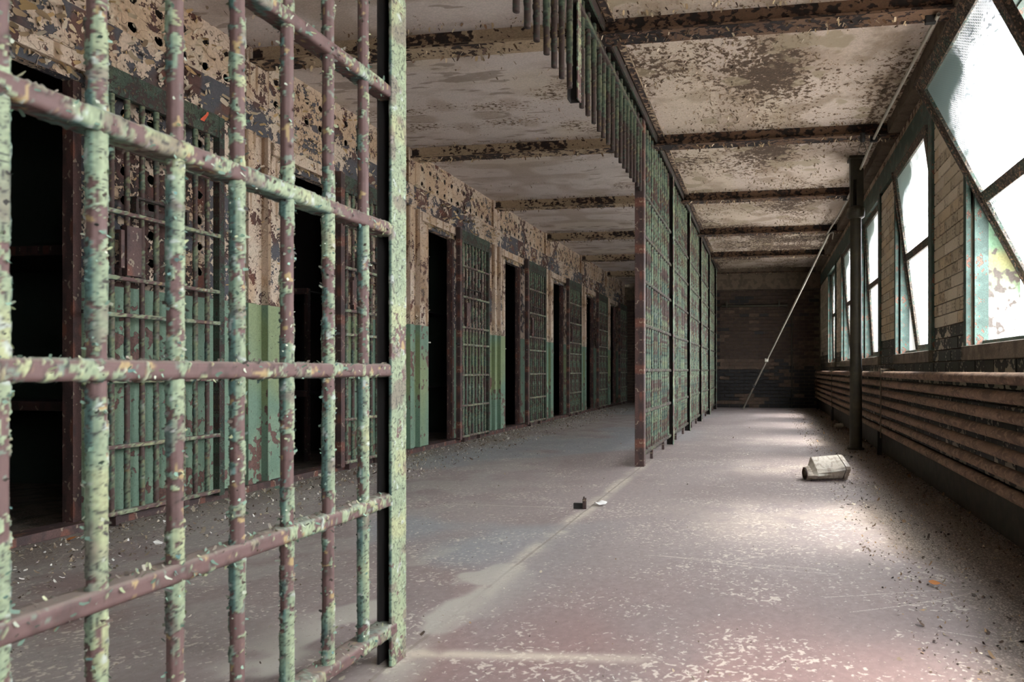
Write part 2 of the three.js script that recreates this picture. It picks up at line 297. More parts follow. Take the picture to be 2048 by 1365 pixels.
const floorTex = (F, w, h) => { const t = makeTex(w, h, (u, v, o) => floorPaint(F.x0 + u * (F.x1 - F.x0), F.f0 + v * (F.f1 - F.f0), o), 1, 1); return t; };
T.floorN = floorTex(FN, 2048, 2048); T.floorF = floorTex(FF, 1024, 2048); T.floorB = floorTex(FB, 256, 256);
// glazed wall tiles: cream, and the dark dado paint flaking off them
T.glaze = makeTex(512, 512, (u, v, o) => {
  const c = fbm2(u * 6, v * 6, 3), m = fbm2(u * 44, v * 44, 3), f = vn2(u * 250, v * 250);
  setc(o, [218, 207, 186]); mixTo(o, [200, 188, 166], sm(0.4, 0.7, c)); scl(o, 0.95 + 0.1 * f); o[3] = 0.6;
  const p = c * 0.5 + m * 0.65; if (p > 0.69) { mixTo(o, [120, 104, 84], sm(0.69, 0.74, p) * 0.7); o[3] = 0.35; }
}, 1.1, 1.1);
T.dado = makeTex(512, 512, (u, v, o) => {
  const c = fbm2(u * 7, v * 7, 3), m = fbm2(u * 36, v * 44, 3), f = vn2(u * 250, v * 250);
  const p = c * 0.75 + m * 0.6; setc(o, [60, 60, 53]); mixTo(o, [46, 45, 42], sm(0.4, 0.6, c)); scl(o, 0.85 + 0.3 * f); o[3] = 0.75;
  if (p > 0.82) { setc(o, [180, 170, 150]); o[3] = 0.3; } else if (p > 0.8) { setc(o, [40, 36, 32]); o[3] = 1; }
}, 1.1, 1.1);
T.mortar = makeTex(256, 256, (u, v, o) => { const c = fbm2(u * 12, v * 12, 3, 12); setc(o, [92, 80, 64]); scl(o, 0.75 + 0.5 * c); o[3] = c; }, 0.6, 0.6);
T.rustPipe = makeTex(512, 512, (u, v, o) => {
  const c = fbm2(u * 7, v * 12, 4), f = vn2(u * 180, v * 180);
  setc(o, [128, 106, 90]); mixTo(o, [104, 84, 70], sm(0.4, 0.65, c)); mixTo(o, [142, 120, 102], sm(0.55, 0.8, vn2(u * 25, v * 40))); scl(o, 0.88 + 0.24 * f); o[3] = f;
}, 0.5, 0.5);
T.stone = makeTex(256, 256, (u, v, o) => { const c = fbm2(u * 8, v * 8, 3, 8), f = vn2(u * 120, v * 120, 120); setc(o, [124, 114, 100]); mixTo(o, [98, 88, 76], sm(0.4, 0.65, c)); scl(o, 0.88 + 0.24 * f); o[3] = f; }, 0.6, 0.6);
T.teal = makeTex(512, 512, (u, v, o) => {
  const c = fbm2(u * 6, v * 6, 3, 6), m = fbm2(u * 50, v * 40, 3, 0), f = vn2(u * 200, v * 200, 200);
  setc(o, [58, 78, 70]); mixTo(o, [84, 108, 98], sm(0.45, 0.7, c)); scl(o, 0.85 + 0.3 * f); o[3] = 0.6;
  const p = c * 0.5 + m * 0.6; if (p > 0.7) { setc(o, [84, 66, 56]); mixTo(o, [128, 88, 70], sm(0.72, 0.78, p)); o[3] = 0.2; }
}, 0.6, 0.6);
T.sash = makeTex(512, 512, (u, v, o) => {
  const c = fbm2(u * 7, v * 7, 3, 7), m = fbm2(u * 60, v * 60, 3, 0), f = vn2(u * 200, v * 200, 200);
  setc(o, [78, 70, 62]); mixTo(o, [62, 78, 68], sm(0.5, 0.7, c)); scl(o, 0.85 + 0.3 * f); o[3] = 0.6;
  if (m > 0.66) { setc(o, [150, 118, 96]); o[3] = 1; } else if (m < 0.36) { setc(o, [46, 38, 34]); o[3] = 0.2; }
}, 0.5, 0.5);
T.algaeShade = makeTex(256, 512, (u, v, o) => {  // pale reveal with a green stain band, darkened for the shade of the sash
  const c = fbm2(u * 3 + 4, v * 7, 4), m = fbm2(u * 26, v * 60, 3), f = vn2(u * 150, v * 400);
  setc(o, [206, 206, 200]); mixTo(o, [108, 140, 112], sm(0.44, 0.54, v + 0.35 * (c - 0.5)) * sm(0.76, 0.68, v)); mixTo(o, [152, 140, 92], sm(0.5, 0.66, vn2(u * 3 + 2, v * 6 + 3)) * sm(0.46, 0.56, v) * sm(0.72, 0.66, v) * 0.8); mixTo(o, [88, 80, 74], sm(0.6, 0.68, m)); scl(o, 0.9 + 0.2 * f); o[3] = m;
}, 1.0, 2.6);
T.brick = makeTex(512, 512, (u, v, o) => { const c = fbm2(u * 9, v * 9, 3), m = fbm2(u * 50, v * 50, 3), f = vn2(u * 200, v * 200); setc(o, [116, 100, 86]); mixTo(o, [90, 76, 64], sm(0.4, 0.65, c)); if (m > 0.62) mixTo(o, [92, 72, 60], 0.7); scl(o, 0.88 + 0.2 * f); o[3] = m; }, 1.2, 1.2);
T.zinc = makeTex(256, 256, (u, v, o) => { const c = fbm2(u * 5, v * 5, 4, 5), f = vn2(u * 90, v * 90, 90); setc(o, [186, 176, 160]); mixTo(o, [140, 126, 110], sm(0.5, 0.75, c)); if (fbm2(u * 20, v * 12, 2) > 0.7) mixTo(o, [120, 104, 90], 0.4); scl(o, 0.93 + 0.12 * f); o[3] = c; }, 0.4, 0.4);
// wired glass, filmed with dirt in its upper far corner
T.glass = makeTex(512, 1024, (u, v, o) => {
  setc(o, [246, 249, 250]);
  const hx = u * 48, hy = v * 84, cell = Math.hypot(((hx + (fl(hy) % 2) * 0.5) % 1) - 0.5, (hy % 1) - 0.5);
  const film = sm(0.62, 0.95, 0.55 * v + 0.5 * (1 - u) + 0.4 * (fbm2(u * 5, v * 7, 4) - 0.5) + 0.05 * (vn2(u * 60, v * 14) - 0.5) + (cell < 0.36 ? 0.1 : 0));
  mixTo(o, [84, 96, 92], sm(0.05, 0.6, film)); if (cell < 0.36) mixTo(o, [58, 68, 64], sm(0.3, 0.9, film));
  if (fbm2(u * 40, v * 60, 2) > 0.78) mixTo(o, [70, 80, 84], 0.5);
}, 1, 1, false);

const MAT = {
  cream: M('peeling_cream_paint', T.cream, { bump: 0.006, rough: 0.8 }), lintel: M('peeling_lintel_paint', T.lintel, { bump: 0.007, rough: 0.75 }), creamFew: M('stained_cream_paint', T.creamFew, { bump: 0.004, rough: 0.78 }),
  green: M('green_dado_enamel', T.green, { bump: 0.002, rough: 0.6 }), iron: M('peeling_green_iron', T.iron, { color: [150, 150, 142], bump: 0.0022, rough: 0.75 }), brown: M('brown_primed_steel', T.brown, { bump: 0.001, rough: 0.65 }),
  ceilR: M('shed_ceiling_paint', T.ceilR, { bump: 0.006, rough: 0.95 }), ceilL: M('ceiling_paint', T.ceilL, { bump: 0.003, rough: 0.95 }), beam: M('peeling_beam_paint', T.beam, { bump: 0.006, rough: 0.9 }),
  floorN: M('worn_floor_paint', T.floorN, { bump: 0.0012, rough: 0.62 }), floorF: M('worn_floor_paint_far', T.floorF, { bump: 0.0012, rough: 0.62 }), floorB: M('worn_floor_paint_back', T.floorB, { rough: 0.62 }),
  glaze: M('glazed_tile', T.glaze, { bump: 0.0015, rough: 0.4 }), glaze2: M('glazed_tile_warm', T.glaze, { bump: 0.0015, rough: 0.42, color: [244, 234, 218] }), glaze3: M('glazed_tile_grey', T.glaze, { bump: 0.0015, rough: 0.45, color: [232, 230, 222] }),
  dado: M('flaking_dado_paint', T.dado, { bump: 0.003, rough: 0.5 }), mortar: M('mortar', T.mortar, { bump: 0.004, rough: 0.95 }), rustPipe: M('rusty_pipe', T.rustPipe, { color: [255, 248, 240], bump: 0.001, rough: 0.8 }), stone: M('stone_sill', T.stone, { bump: 0.0015, rough: 0.85 }),
  teal: M('dark_green_window_steel', T.teal, { bump: 0.0015, rough: 0.6 }), sash: M('flaking_sash_paint', T.sash, { bump: 0.002, rough: 0.7 }), algaeShade: M('stained_shaded_reveal', T.algaeShade, { bump: 0.001, rough: 0.8 }),
  reveal: M('pale_outer_reveal', null, { color: [206, 206, 202], rough: 0.9 }),
  brick: M('painted_brick', T.brick, { bump: 0.002, rough: 0.85, color: [222, 212, 204] }), brickDark: M('black_painted_brick', T.brick, { bump: 0.002, rough: 0.7, color: [58, 55, 58] }), brickDim: M('shaded_painted_brick', T.brick, { bump: 0.002, rough: 0.85, color: [160, 146, 138] }), beamDark: M('darker_beam_paint', T.beam, { bump: 0.006, rough: 0.9, color: [150, 130, 120] }),  // dim brick has the far end's shade in its colour; beam copy is darker
  plinth: M('dark_plinth_paint', T.mortar, { bump: 0.002, rough: 0.7, color: [150, 152, 150] }), crown: M('dirty_cove_plaster', T.stone, { bump: 0.002, color: [200, 188, 176] }),
  zinc: M('dented_tin', T.zinc, { bump: 0.002, rough: 0.5, side: THREE.DoubleSide }), dark: M('dark_brown_paint', null, { color: [46, 42, 40], rough: 0.9 }), darkGreen: M('dark_green_paint', null, { color: [52, 64, 54], rough: 0.8 }),  // the dark brown also paints shade inside the channel posts
  column: M('dark_column_paint', T.mortar, { bump: 0.001, rough: 0.6, color: [150, 156, 140] }), rod: M('galvanised_rod', null, { color: [178, 172, 158], rough: 0.45, metal: 0.5 }), black: M('black_iron', null, { color: [36, 34, 32], rough: 0.7 }),
  grass: M('pale_ground', null, { color: [150, 144, 138], rough: 1 }), paper: M('paper_scrap', null, { color: [224, 222, 218], rough: 0.9, side: THREE.DoubleSide }), leaf: M('dead_leaf', null, { color: [176, 112, 56], rough: 0.8, side: THREE.DoubleSide }), orange: M('orange_scrap', null, { color: [206, 92, 62], rough: 0.8, side: THREE.DoubleSide }),
};
MAT.glass = new THREE.MeshPhysicalMaterial({ transmission: 1, thickness: 0, roughness: 0.5, ior: 1.45, map: T.glass.map }); MAT.glass.name = 'wired_glass';
// ---------------------------------------------------------------- the setting
const CEIL = 2.95, XL = -3.4, XR = 1.17, XG = -1.008, BAY = 1.98, bayAt = (b) => -0.03 + BAY * b, FARR = 14.0, FARL = bayAt(8), NEARZ = -2.5, DADO = 1.245;
{
  const floor = structure('floor');
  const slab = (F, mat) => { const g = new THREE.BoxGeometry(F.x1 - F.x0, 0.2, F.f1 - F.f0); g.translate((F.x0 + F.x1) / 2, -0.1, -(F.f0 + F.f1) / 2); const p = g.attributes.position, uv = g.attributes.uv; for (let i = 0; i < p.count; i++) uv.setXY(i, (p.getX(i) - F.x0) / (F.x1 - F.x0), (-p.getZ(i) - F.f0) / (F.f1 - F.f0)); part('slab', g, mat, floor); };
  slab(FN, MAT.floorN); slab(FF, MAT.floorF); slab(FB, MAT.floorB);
  const cf = part('cell_slab', bx(-5.95, FN.x0, -0.2, 0, NEARZ, FARL + 0.2), MAT.stone, floor);
  // ceiling: two aisles and the shallow beams
  const ceiling = structure('ceiling');
  part('aisle_ceiling', bx(XL - 0.2, -1.03, CEIL, CEIL + 0.15, NEARZ - 0.2, FARL + 0.2), MAT.ceilL, ceiling);
  part('aisle_ceiling', bx(-1.03, XR + 0.4, CEIL, CEIL + 0.15, NEARZ - 0.2, FARL + 0.2), MAT.ceilR, ceiling);
  const chipB = new Chips();
  for (let b = -1; b < 8; b++) {
    const z = bayAt(b), x1 = XR - 0.005, x0 = XL + 0.005;
    if (z > FARR) continue;
    for (const [a, c, mat] of [[x0, -1.0, MAT.beam], [-1.0, x1, MAT.beamDark]]) part('beam', merge(bx(a, c, CEIL - 0.085, CEIL, z - 0.045, z + 0.045), bx(a, c, CEIL - 0.105, CEIL - 0.085, z - 0.075, z + 0.075, 0.004)), mat, ceiling);
    if (b >= 1) for (let i = 0; i < 520; i++) { const x = rr(x0, x1), f = rnd(); const y = f < 0.5 ? CEIL - 0.105 : CEIL - 0.002, s = f < 0.5 ? rr(0.008, 0.028) : rr(0.006, 0.02); chipB.add(x, y, -(z + (f < 0.5 ? rr(-0.075, 0.075) : rr(-0.16, -0.07))), [0, -1, 0], s, vary(pick([[168, 146, 112], [120, 92, 66], [74, 54, 42], [186, 168, 140]])), rr(0.2, 0.9), rr(0.4, 0.9), rr(0.2, 0.7)); }
  }
  part('beam_flakes', chipB.build(), VCD, ceiling).userData.kind = 'stuff';
  const chipC = new Chips();
  for (let i = 0; i < 9000; i++) { const x = rr(-0.95, 1.1), z = rr(2.2, 13.6); if (fbm2(x * 1.6 + 5, z * 1.4, 2) + 0.6 * (vn2(x * 9, z * 9) - 0.5) < 0.52) continue; chipC.add(x, CEIL, -z, [0, -1, 0], rr(0.006, 0.022), vary(pick([[176, 158, 138], [150, 130, 104], [110, 90, 68], [190, 174, 152]])), rr(0.2, 0.8), rr(0.5, 0.9), rr(0.1, 0.6)); }
  for (let i = 0; i < 1500; i++) { const x = rr(-3.3, -1.1), z = rr(2.2, 13.6); if (fbm2(x * 1.6 + 5, z * 3, 2) < 0.56) continue; chipC.add(x, CEIL, -z, [0, -1, 0], rr(0.006, 0.02), vary(pick([[176, 158, 138], [130, 112, 94]])), rr(0.2, 0.8), rr(0.5, 0.9), rr(0.1, 0.6)); }
  part('ceiling_flakes', chipC.build(), VCD, ceiling).userData.kind = 'stuff';
  part('crown_strip', bx(XR - 0.11, XR, CEIL - 0.1, CEIL, NEARZ, FARR, 0.006), MAT.crown, ceiling);
  part('bulkhead', bx(-1.0, XR, 2.5, CEIL, FARR - 0.22, FARR + 0.02), MAT.crown, ceiling);
  part('plaster_edge', bx(-0.955, -0.9, CEIL - 0.018, CEIL, NEARZ, FARR - 0.25, 0.006), MAT.beam, ceiling);
}
// left wall: riveted steel cell fronts, one bay after the other
function holed(f0, f1, y0, y1, cols, rows, mat, parent, name, x) {      // plate with real perforations; cols = forward positions, rows = heights
  const s = new THREE.Shape([new THREE.Vector2(f0, y0), new THREE.Vector2(f1, y0), new THREE.Vector2(f1, y1), new THREE.Vector2(f0, y1)]);
  for (const c of cols) for (const r of rows) { const h = new THREE.Path(), R = 0.027; for (let k = 0; k < 9; k++) { const a = -k * Math.PI * 2 / 9, q = R * (0.82 + 0.3 * RT[(fl(c * 977 + r * 311 + k * 7)) & 65535]); const px = c + q * Math.cos(a), py = r + q * Math.sin(a); if (k) h.lineTo(px, py); else h.moveTo(px, py); } h.closePath(); s.holes.push(h); }
  const g = new THREE.ExtrudeGeometry(s, { depth: 0.008, bevelEnabled: false }); g.rotateY(Math.PI / 2); g.translate(x - 0.008, 0, 0);
  return part(name, g, mat, parent);
}
{
  const wall = structure('wall_left'), chip = new Chips();
  const creams = [[184, 166, 138], [196, 182, 160], [170, 142, 100], [150, 128, 100]];
  for (let b = -1; b < 8; b++) {
    const z = bayAt(b), e = z + BAY, seen = b >= 1, p0 = z - 0.1, p1 = z + 0.27;
    // pilaster: two flanges with a sunk web, and the flat door post beside it
    const pil = (y0, y1, mat, t) => part('pilaster', merge(bx(XL - 0.02, XL + 0.045, y0, y1, p0, z - 0.03, 0.004), bx(XL - 0.03, XL + 0.004, y0, y1, z - 0.03, z + 0.06), bx(XL - 0.02, XL + 0.055, y0, y1, z + 0.06, z + 0.085, 0.004)), mat, wall);
    pil(DADO, 2.39, MAT.creamFew); pil(0.0, DADO, MAT.green);
    part('door_post', bx(XL - 0.03, XL + 0.03, DADO, 2.39, z + 0.085, p1, 0.004), MAT.creamFew, wall); part('door_post', bx(XL - 0.03, XL + 0.03, 0, DADO, z + 0.085, p1, 0.004), MAT.green, wall);
    part('pilaster_head', merge(bx(XL - 0.02, XL + 0.03, 2.6, CEIL, z - 0.1, z + 0.1, 0.004)), MAT.creamFew, wall);
    const open0 = p1, open1 = z + 0.83;
    // header plate with two rows of holes, lintel band and ledge
    const cols = []; for (let c = z + 0.2; c < e - 0.14; c += 0.155) cols.push(c);
    if (seen) holed(z + 0.1, e - 0.1, 2.6, CEIL, cols, [2.67, 2.825], MAT.cream, wall, 'header_plate', XL); else part('header_plate', bx(XL - 0.008, XL, 2.6, CEIL, z + 0.1, e - 0.1), MAT.cream, wall);
    part('lintel_band', bx(XL - 0.02, XL + 0.025, 2.385, 2.61, z - 0.1, e - 0.1, 0.004), MAT.lintel, wall);
    part('lintel_ledge', bx(XL - 0.03, XL + 0.06, 2.285, 2.37, z + 0.1, open1 + 0.02, 0.006), MAT.creamFew, wall);
    part('lintel_soffit', bx(XL - 0.05, XL + 0.02, 2.24, 2.3, z + 0.1, open1 + 0.02), MAT.lintel, wall);
    // wall plate to the right of the doorway
    const pc = []; for (let c = open1 + 0.1; c < e - 0.13; c += 0.155) pc.push(c);
    if (seen) holed(open1, e - 0.1, DADO, 2.39, pc, [1.4, 1.556, 1.712, 1.868, 2.024, 2.18], MAT.cream, wall, 'perforated_plate', XL); else part('perforated_plate', bx(XL - 0.008, XL, DADO, 2.39, open1, e - 0.1), MAT.cream, wall);
    part('dado_plate', bx(XL - 0.008, XL, 0, DADO, open1, e - 0.1), MAT.green, wall);
    part('jamb', bx(XL - 0.05, XL + 0.012, 0, 2.3, open1 - 0.02, open1 + 0.02), MAT.brown, wall);
    if (!seen) part('dado_plate', bx(XL - 0.008, XL, 0, 2.3, open0, open1), MAT.green, wall);
    part('threshold', bx(XL - 0.06, XL + 0.07, 0, 0.045, z - 0.1, e - 0.1, 0.004), MAT.brown, wall);
    if (seen) {
      const N = b < 4 ? 520 : 260;
      for (let i = 0; i < N; i++) { const y = rr(2.3, CEIL), f = rr(z, e), band = y > 2.385 && y < 2.61; if (y < 2.37 && f > open1) continue; chip.add(XL + (band ? 0.026 : y < 2.37 ? 0.061 : 0.002), y, -f, [1, -0.25, 0], rr(0.008, (band ? 0.034 : 0.024) * (b === 1 ? 1.4 : 1)), vary(pick(creams)), rr(0.1, 0.9), rr(0.4, 0.9), rr(0.1, 0.6)); }
      for (let i = 0; i < 150; i++) { const f = rr(z + 0.1, open1); chip.add(XL + rr(-0.02, 0.05), 2.285, -f, [0.4, -1, 0], rr(0.01, 0.03), vary(pick(creams)), rr(0.1, 0.9), rr(0.4, 0.9), rr(0.3, 0.9)); }
      for (let i = 0; i < N * 0.7; i++) { const y = rr(1.3, 2.38), f = rnd() < 0.25 ? rr(p0, p1) : rr(open1, e - 0.1); chip.add(XL + (f < p1 ? 0.04 : 0.002), y, -f, [1, -0.2, 0], rr(0.005, 0.02), vary(pick(creams)), rr(0.1, 0.8), rr(0.4, 0.9), rr(0.1, 0.5)); }
    }
  }
  part('wall_flakes', chip.build(), VCD, wall).userData.kind = 'stuff';
  // the cells behind
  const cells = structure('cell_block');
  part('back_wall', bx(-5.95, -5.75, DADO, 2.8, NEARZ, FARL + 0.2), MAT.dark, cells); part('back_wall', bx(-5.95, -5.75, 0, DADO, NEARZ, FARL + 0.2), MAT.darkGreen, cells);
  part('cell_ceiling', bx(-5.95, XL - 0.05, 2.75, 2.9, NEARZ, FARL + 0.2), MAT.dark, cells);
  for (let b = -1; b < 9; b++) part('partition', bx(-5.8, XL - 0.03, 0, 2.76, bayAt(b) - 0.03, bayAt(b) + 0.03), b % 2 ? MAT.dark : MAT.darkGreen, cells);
}
// far walls of the two aisles, brick by brick where the photograph shows them
{
  const far = structure('wall_far'), list = [];
  part('backing', bx(XG - 0.05, XR + 0.4, 0, CEIL, FARR + 0.015, FARR + 0.2), MAT.mortar, far);
  part('backing', bx(XL - 0.3, XG + 0.1, 0, CEIL, FARL + 0.015, FARL + 0.2), MAT.mortar, far);
  part('return_wall', bx(XG - 0.02, XG + 0.08, 0, CEIL, FARR, FARL + 0.1), MAT.brickDark, far);
  const geos = [0, 1, 2, 3].map((k) => { const g = bx(-0.1, 0.1, -0.032, 0.032, -0.03, 0, 0); const uv = g.attributes.uv; for (let i = 0; i < uv.count; i++) uv.setXY(i, uv.getX(i) + k * 0.31, uv.getY(i) + k * 0.47); return g; });
  const rest = [];
  const bricks = (x0, x1, zf, keep) => {
    for (let r = 0, y = 0.037; y < 2.5; y += 0.0745, r++) for (let x = x0 + (r % 2 ? 0 : 0.1) + 0.01; x < x1 - 0.1; x += 0.209) {
      const n = fbm2(x * 3 + 5, y * 5, 2) + 0.25 * (rnd() - 0.5), dark = y < 1.06 ? (y > 0.84 && y < 1.02 ? n > 0.56 : y > 0.1 && y < 0.3 ? n < 0.6 : n < 0.72) : n > 0.78;
      const mat = dark ? MAT.brickDark : y > 1.06 && rnd() < 0.93 ? MAT.brickDim : MAT.brick;
      if (keep) { const m = part('brick', geos[fl(rnd() * 4)], mat, far); m.position.set(x + 0.0, y, -(zf - 0.0 + rr(-0.004, 0.004))); } else { const g = geos[fl(rnd() * 4)].clone(); g.translate(x, y, -zf); rest.push(g); }
    }
  };
  bricks(XG + 0.06, XR + 0.02, FARR + 0.0, true);
  bricks(XL, XG - 0.1, FARL, false);
  part('bricks', merge(rest), MAT.brickDim, far).userData.kind = 'stuff';
  const back = structure('wall_back'); part('backing', bx(XL - 0.2, XR + 0.4, 0, CEIL, NEARZ - 0.2, NEARZ), MAT.brickDim, back);
}
// right wall: masonry, glazed tiles, openings
const WIN = []; for (let k = -2; k < 5; k++) { const f1 = 3.98 + 2.05 * k; WIN.push([f1 - 1.2, f1, k]); }
const SILL = 0.94, HEAD = 2.58, XO = 1.44;
{
  const wall = structure('wall_right');
  part('masonry', bx(XR + 0.016, XO, 0, SILL - 0.085, NEARZ - 0.2, FARR + 0.2), MAT.mortar, wall);
  part('masonry', bx(XR + 0.016, XO, HEAD, CEIL + 0.05, NEARZ - 0.2, FARR + 0.2), MAT.mortar, wall);
  part('lintel', bx(XR - 0.012, XR + 0.03, HEAD, 2.78, NEARZ, FARR, 0.004), MAT.teal, wall);
  part('plaster_band', bx(XR - 0.006, XR + 0.03, 2.78, CEIL, NEARZ, FARR), MAT.creamFew, wall);
  part('plinth', bx(XR - 0.03, XR + 0.02, 0, 0.24, NEARZ, FARR, 0.006), MAT.plinth, wall);
  const tiles = [], cache = {};
  const tileGeo = (w) => cache[w.toFixed(2)] ??= [0, 1, 2, 3].map((k) => { const h = 0.0705, d = 0.016, c = 0.003, X0 = d, p = [], uv = [], idx = [];
    const ring = (x, i) => { for (const [a, b] of [[-1, -1], [1, -1], [1, 1], [-1, 1]]) { p.push(x, b * (h / 2 - i), -a * (w / 2 - i)); uv.push(a * (w / 2 - i) + k * 0.53, b * (h / 2 - i) + k * 0.29); } };
    ring(X0, 0); ring(c, 0); ring(0, c);
    for (let r = 0; r < 2; r++) for (let i = 0; i < 4; i++) { const A = r * 4 + i, B = r * 4 + (i + 1) % 4; idx.push(A, A + 4, B, B, A + 4, B + 4); }
    idx.push(8, 9, 10, 8, 10, 11);
    // face looks to -x: from there +forward is to the left, so wind accordingly
    for (let i = 0; i < idx.length; i += 3) { const t = idx[i + 1]; idx[i + 1] = idx[i + 2]; idx[i + 2] = t; }
    let g = new THREE.BufferGeometry(); g.setAttribute('position', new THREE.Float32BufferAttribute(p, 3)); g.setAttribute('uv', new THREE.Float32BufferAttribute(uv, 2)); g.setIndex(idx); g = g.toNonIndexed(); g.computeVertexNormals(); return g; });
  const course = (f0, f1, y, r) => { let f = f0; const L = 0.3, off = r % 2 ? 0.15 : 0.3; let w = off; while (f < f1 - 0.03) { w = Math.min(w, f1 - f); if (f1 - f - w < 0.04) w = f1 - f; tiles.push([f + w / 2, y, Math.round(w * 100) / 100 - 0.006]); f += w; w = L; } };
  let r = 0;
  for (let y = 0.28; y < SILL - 0.1; y += 0.077, r++) course(-0.5, FARR, y, r);
  const y1 = 0.28 + 0.077 * r;
  for (let i = 0; i <= WIN.length; i++) {
    const f0 = i ? WIN[i - 1][1] : NEARZ, f1 = i < WIN.length ? WIN[i][0] : FARR; if (f1 - f0 < 0.1) continue;
    part('masonry', bx(XR + 0.016, XO, SILL - 0.085, HEAD, f0, f1), MAT.mortar, wall);
    if (f1 > 0) for (let y = y1, q = r; y < HEAD - 0.03; y += 0.077, q++) course(Math.max(f0 + 0.05, -0.5), f1 - 0.05, y, q);
  }
  const inView = ([f, y]) => { const v = new THREE.Vector3(XR, y, -f).project(camera); return Math.abs(v.x) < 1.05 && Math.abs(v.y) < 1.05 && f > 0.3; };
  tiles.forEach((t) => { const x = XR, z = t[0]; t.push(inView(t) ? 1 / (z * z) * (t[1] > 0.85 ? 1.6 : 1) : 0); }); tiles.sort((a, b) => b[3] - a[3]);
  const rest = { dado: [], glaze: [] };
  tiles.forEach(([f, y, w], i) => {
    const edge = 1.115 + 0.05 * (vn2(f * 5, 3) - 0.5), dark = y < edge && !(y > 0.98 && rnd() < 0.0);
    const g = tileGeo(w)[fl(rnd() * 4)], px = XR + rr(-0.0015, 0.0015);
    if (i < 290) { const m = part('tile', g, dark ? MAT.dado : pick([MAT.glaze, MAT.glaze2, MAT.glaze3]), wall); m.position.set(px, y, -f); } else { const c = g.clone(); c.translate(px, y, -f); rest[dark ? 'dado' : 'glaze'].push(c); }
  });
  for (const k of ['dado', 'glaze']) part('tiles', merge(rest[k]), MAT[k], wall).userData.kind = 'stuff';
}
// windows: steel casing, stone sill, centre-pivoted sash of two wired panes
const TILT = { '-2': 6, '-1': 10, 0: 27, 1: 7.5, 2: 3.5, 3: 5, 4: 1.5 };
WIN.forEach(([f0, f1, k], n) => {
  const w = structure(`window_${n + 1}`), xf = XR + 0.075, mid = (SILL + HEAD) / 2;
  part('casing', merge(bx(XR - 0.02, XR + 0.03, SILL - 0.0, HEAD, f0 - 0.1, f0 - 0.0, 0.004), bx(XR - 0.012, XR + 0.03, SILL, HEAD, f1, f1 + 0.05, 0.004), bx(XR - 0.016, XR + 0.03, HEAD - 0.03, HEAD + 0.05, f0 - 0.1, f1 + 0.05, 0.004)), MAT.teal, w);
  part('frame', merge(bx(XR + 0.03, xf + 0.03, SILL, HEAD, f0 - 0.01, f0 + 0.025), bx(XR + 0.03, xf + 0.03, SILL, HEAD, f1 - 0.025, f1 + 0.01), bx(XR + 0.03, xf + 0.03, HEAD - 0.04, HEAD, f0, f1), bx(xf, xf + 0.03, SILL, SILL + 0.03, f0, f1)), MAT.teal, w);
  part('outer_reveal', merge(bx(xf + 0.03, XO + 0.01, SILL - 0.02, HEAD, f1 - 0.012, f1 + 0.004), bx(xf + 0.03, XO + 0.01, SILL - 0.02, HEAD, f0 - 0.004, f0 + 0.012), bx(xf + 0.03, XO + 0.01, HEAD - 0.012, HEAD + 0.004, f0, f1)), k === 0 ? MAT.algaeShade : MAT.reveal, w);
  part('sill', merge(bx(XR - 0.03, xf + 0.02, SILL - 0.085, SILL, f0 - 0.06, f1 + 0.03, 0.006), bx(xf + 0.02, XO + 0.05, SILL - 0.085, SILL - 0.02, f0, f1)), MAT.stone, w);
  part('peg', merge(...[1.12, 1.42, 1.95].map((y) => { const g = cyl(0.008, 0.05, 'z', 8); g.translate(XR + 0.05, y, -(f0 + 0.03)); return g; })), MAT.black, w);
  const H2 = (HEAD - SILL) / 2 - 0.015, a = f0 + 0.03, bb = f1 - 0.03, st = 0.06, t = 0.04, rel = (g) => { g.translate(0, 0, (a + bb) / 2); return g; };
  const sash = part('sash', merge([bx(-t / 2, t / 2, -H2, H2, a, a + st, 0.004), bx(-t / 2, t / 2, -H2, H2, bb - st, bb, 0.004), bx(-t / 2, t / 2, H2 - 0.075, H2, a + st, bb - st, 0.004), bx(-t / 2, t / 2, -H2, -H2 + 0.06, a + st, bb - st, 0.004), bx(-t / 2, t / 2, -0.005, 0.06, a + st, bb - st, 0.004), bx(-t / 2 - 0.012, -t / 2, -H2, H2, bb - 0.015, bb)].map(rel)), MAT.sash, w);
  sash.position.set(xf + 0.01, mid, -(a + bb) / 2); sash.rotation.z = TILT[k] * Math.PI / 180;
  for (const [y0, y1] of [[-H2 + 0.06, -0.005], [0.06, H2 - 0.075]]) {
    const g = new THREE.BoxGeometry(0.004, y1 - y0, bb - a - 2 * st), uv = g.attributes.uv, p = g.attributes.position;
    for (let i = 0; i < uv.count; i++) uv.setXY(i, p.getZ(i) / (bb - a) + 0.5, y0 < 0 ? (p.getY(i) / (y1 - y0) + 0.5) * 0.35 : p.getY(i) / (y1 - y0) + 0.5);
    const q = new THREE.PlaneGeometry(bb - a - 2 * st, y1 - y0); q.rotateY(-Math.PI / 2); const u2 = q.attributes.uv, p2 = q.attributes.position; for (let i = 0; i < u2.count; i++) u2.setXY(i, p2.getZ(i) / (bb - a) + 0.5, y0 < 0 ? (p2.getY(i) / (y1 - y0) + 0.5) * 0.3 : p2.getY(i) / (y1 - y0) + 0.5);
    q.translate(0, (y0 + y1) / 2, 0); part('pane', q, MAT.glass, sash);
  }
  const piv = cyl(0.022, 0.05, 'z', 12); piv.translate(0, 0.03, -(bb - a) / 2 + 0.01); part('pivot', piv, MAT.black, sash);
});
{ const g = new THREE.CircleGeometry(120, 48); g.rotateX(-Math.PI / 2); const m = new THREE.Mesh(g, MAT.grass); m.name = 'ground'; m.position.set(0, -3.2, 0); m.userData.kind = 'structure'; scene.add(m); }

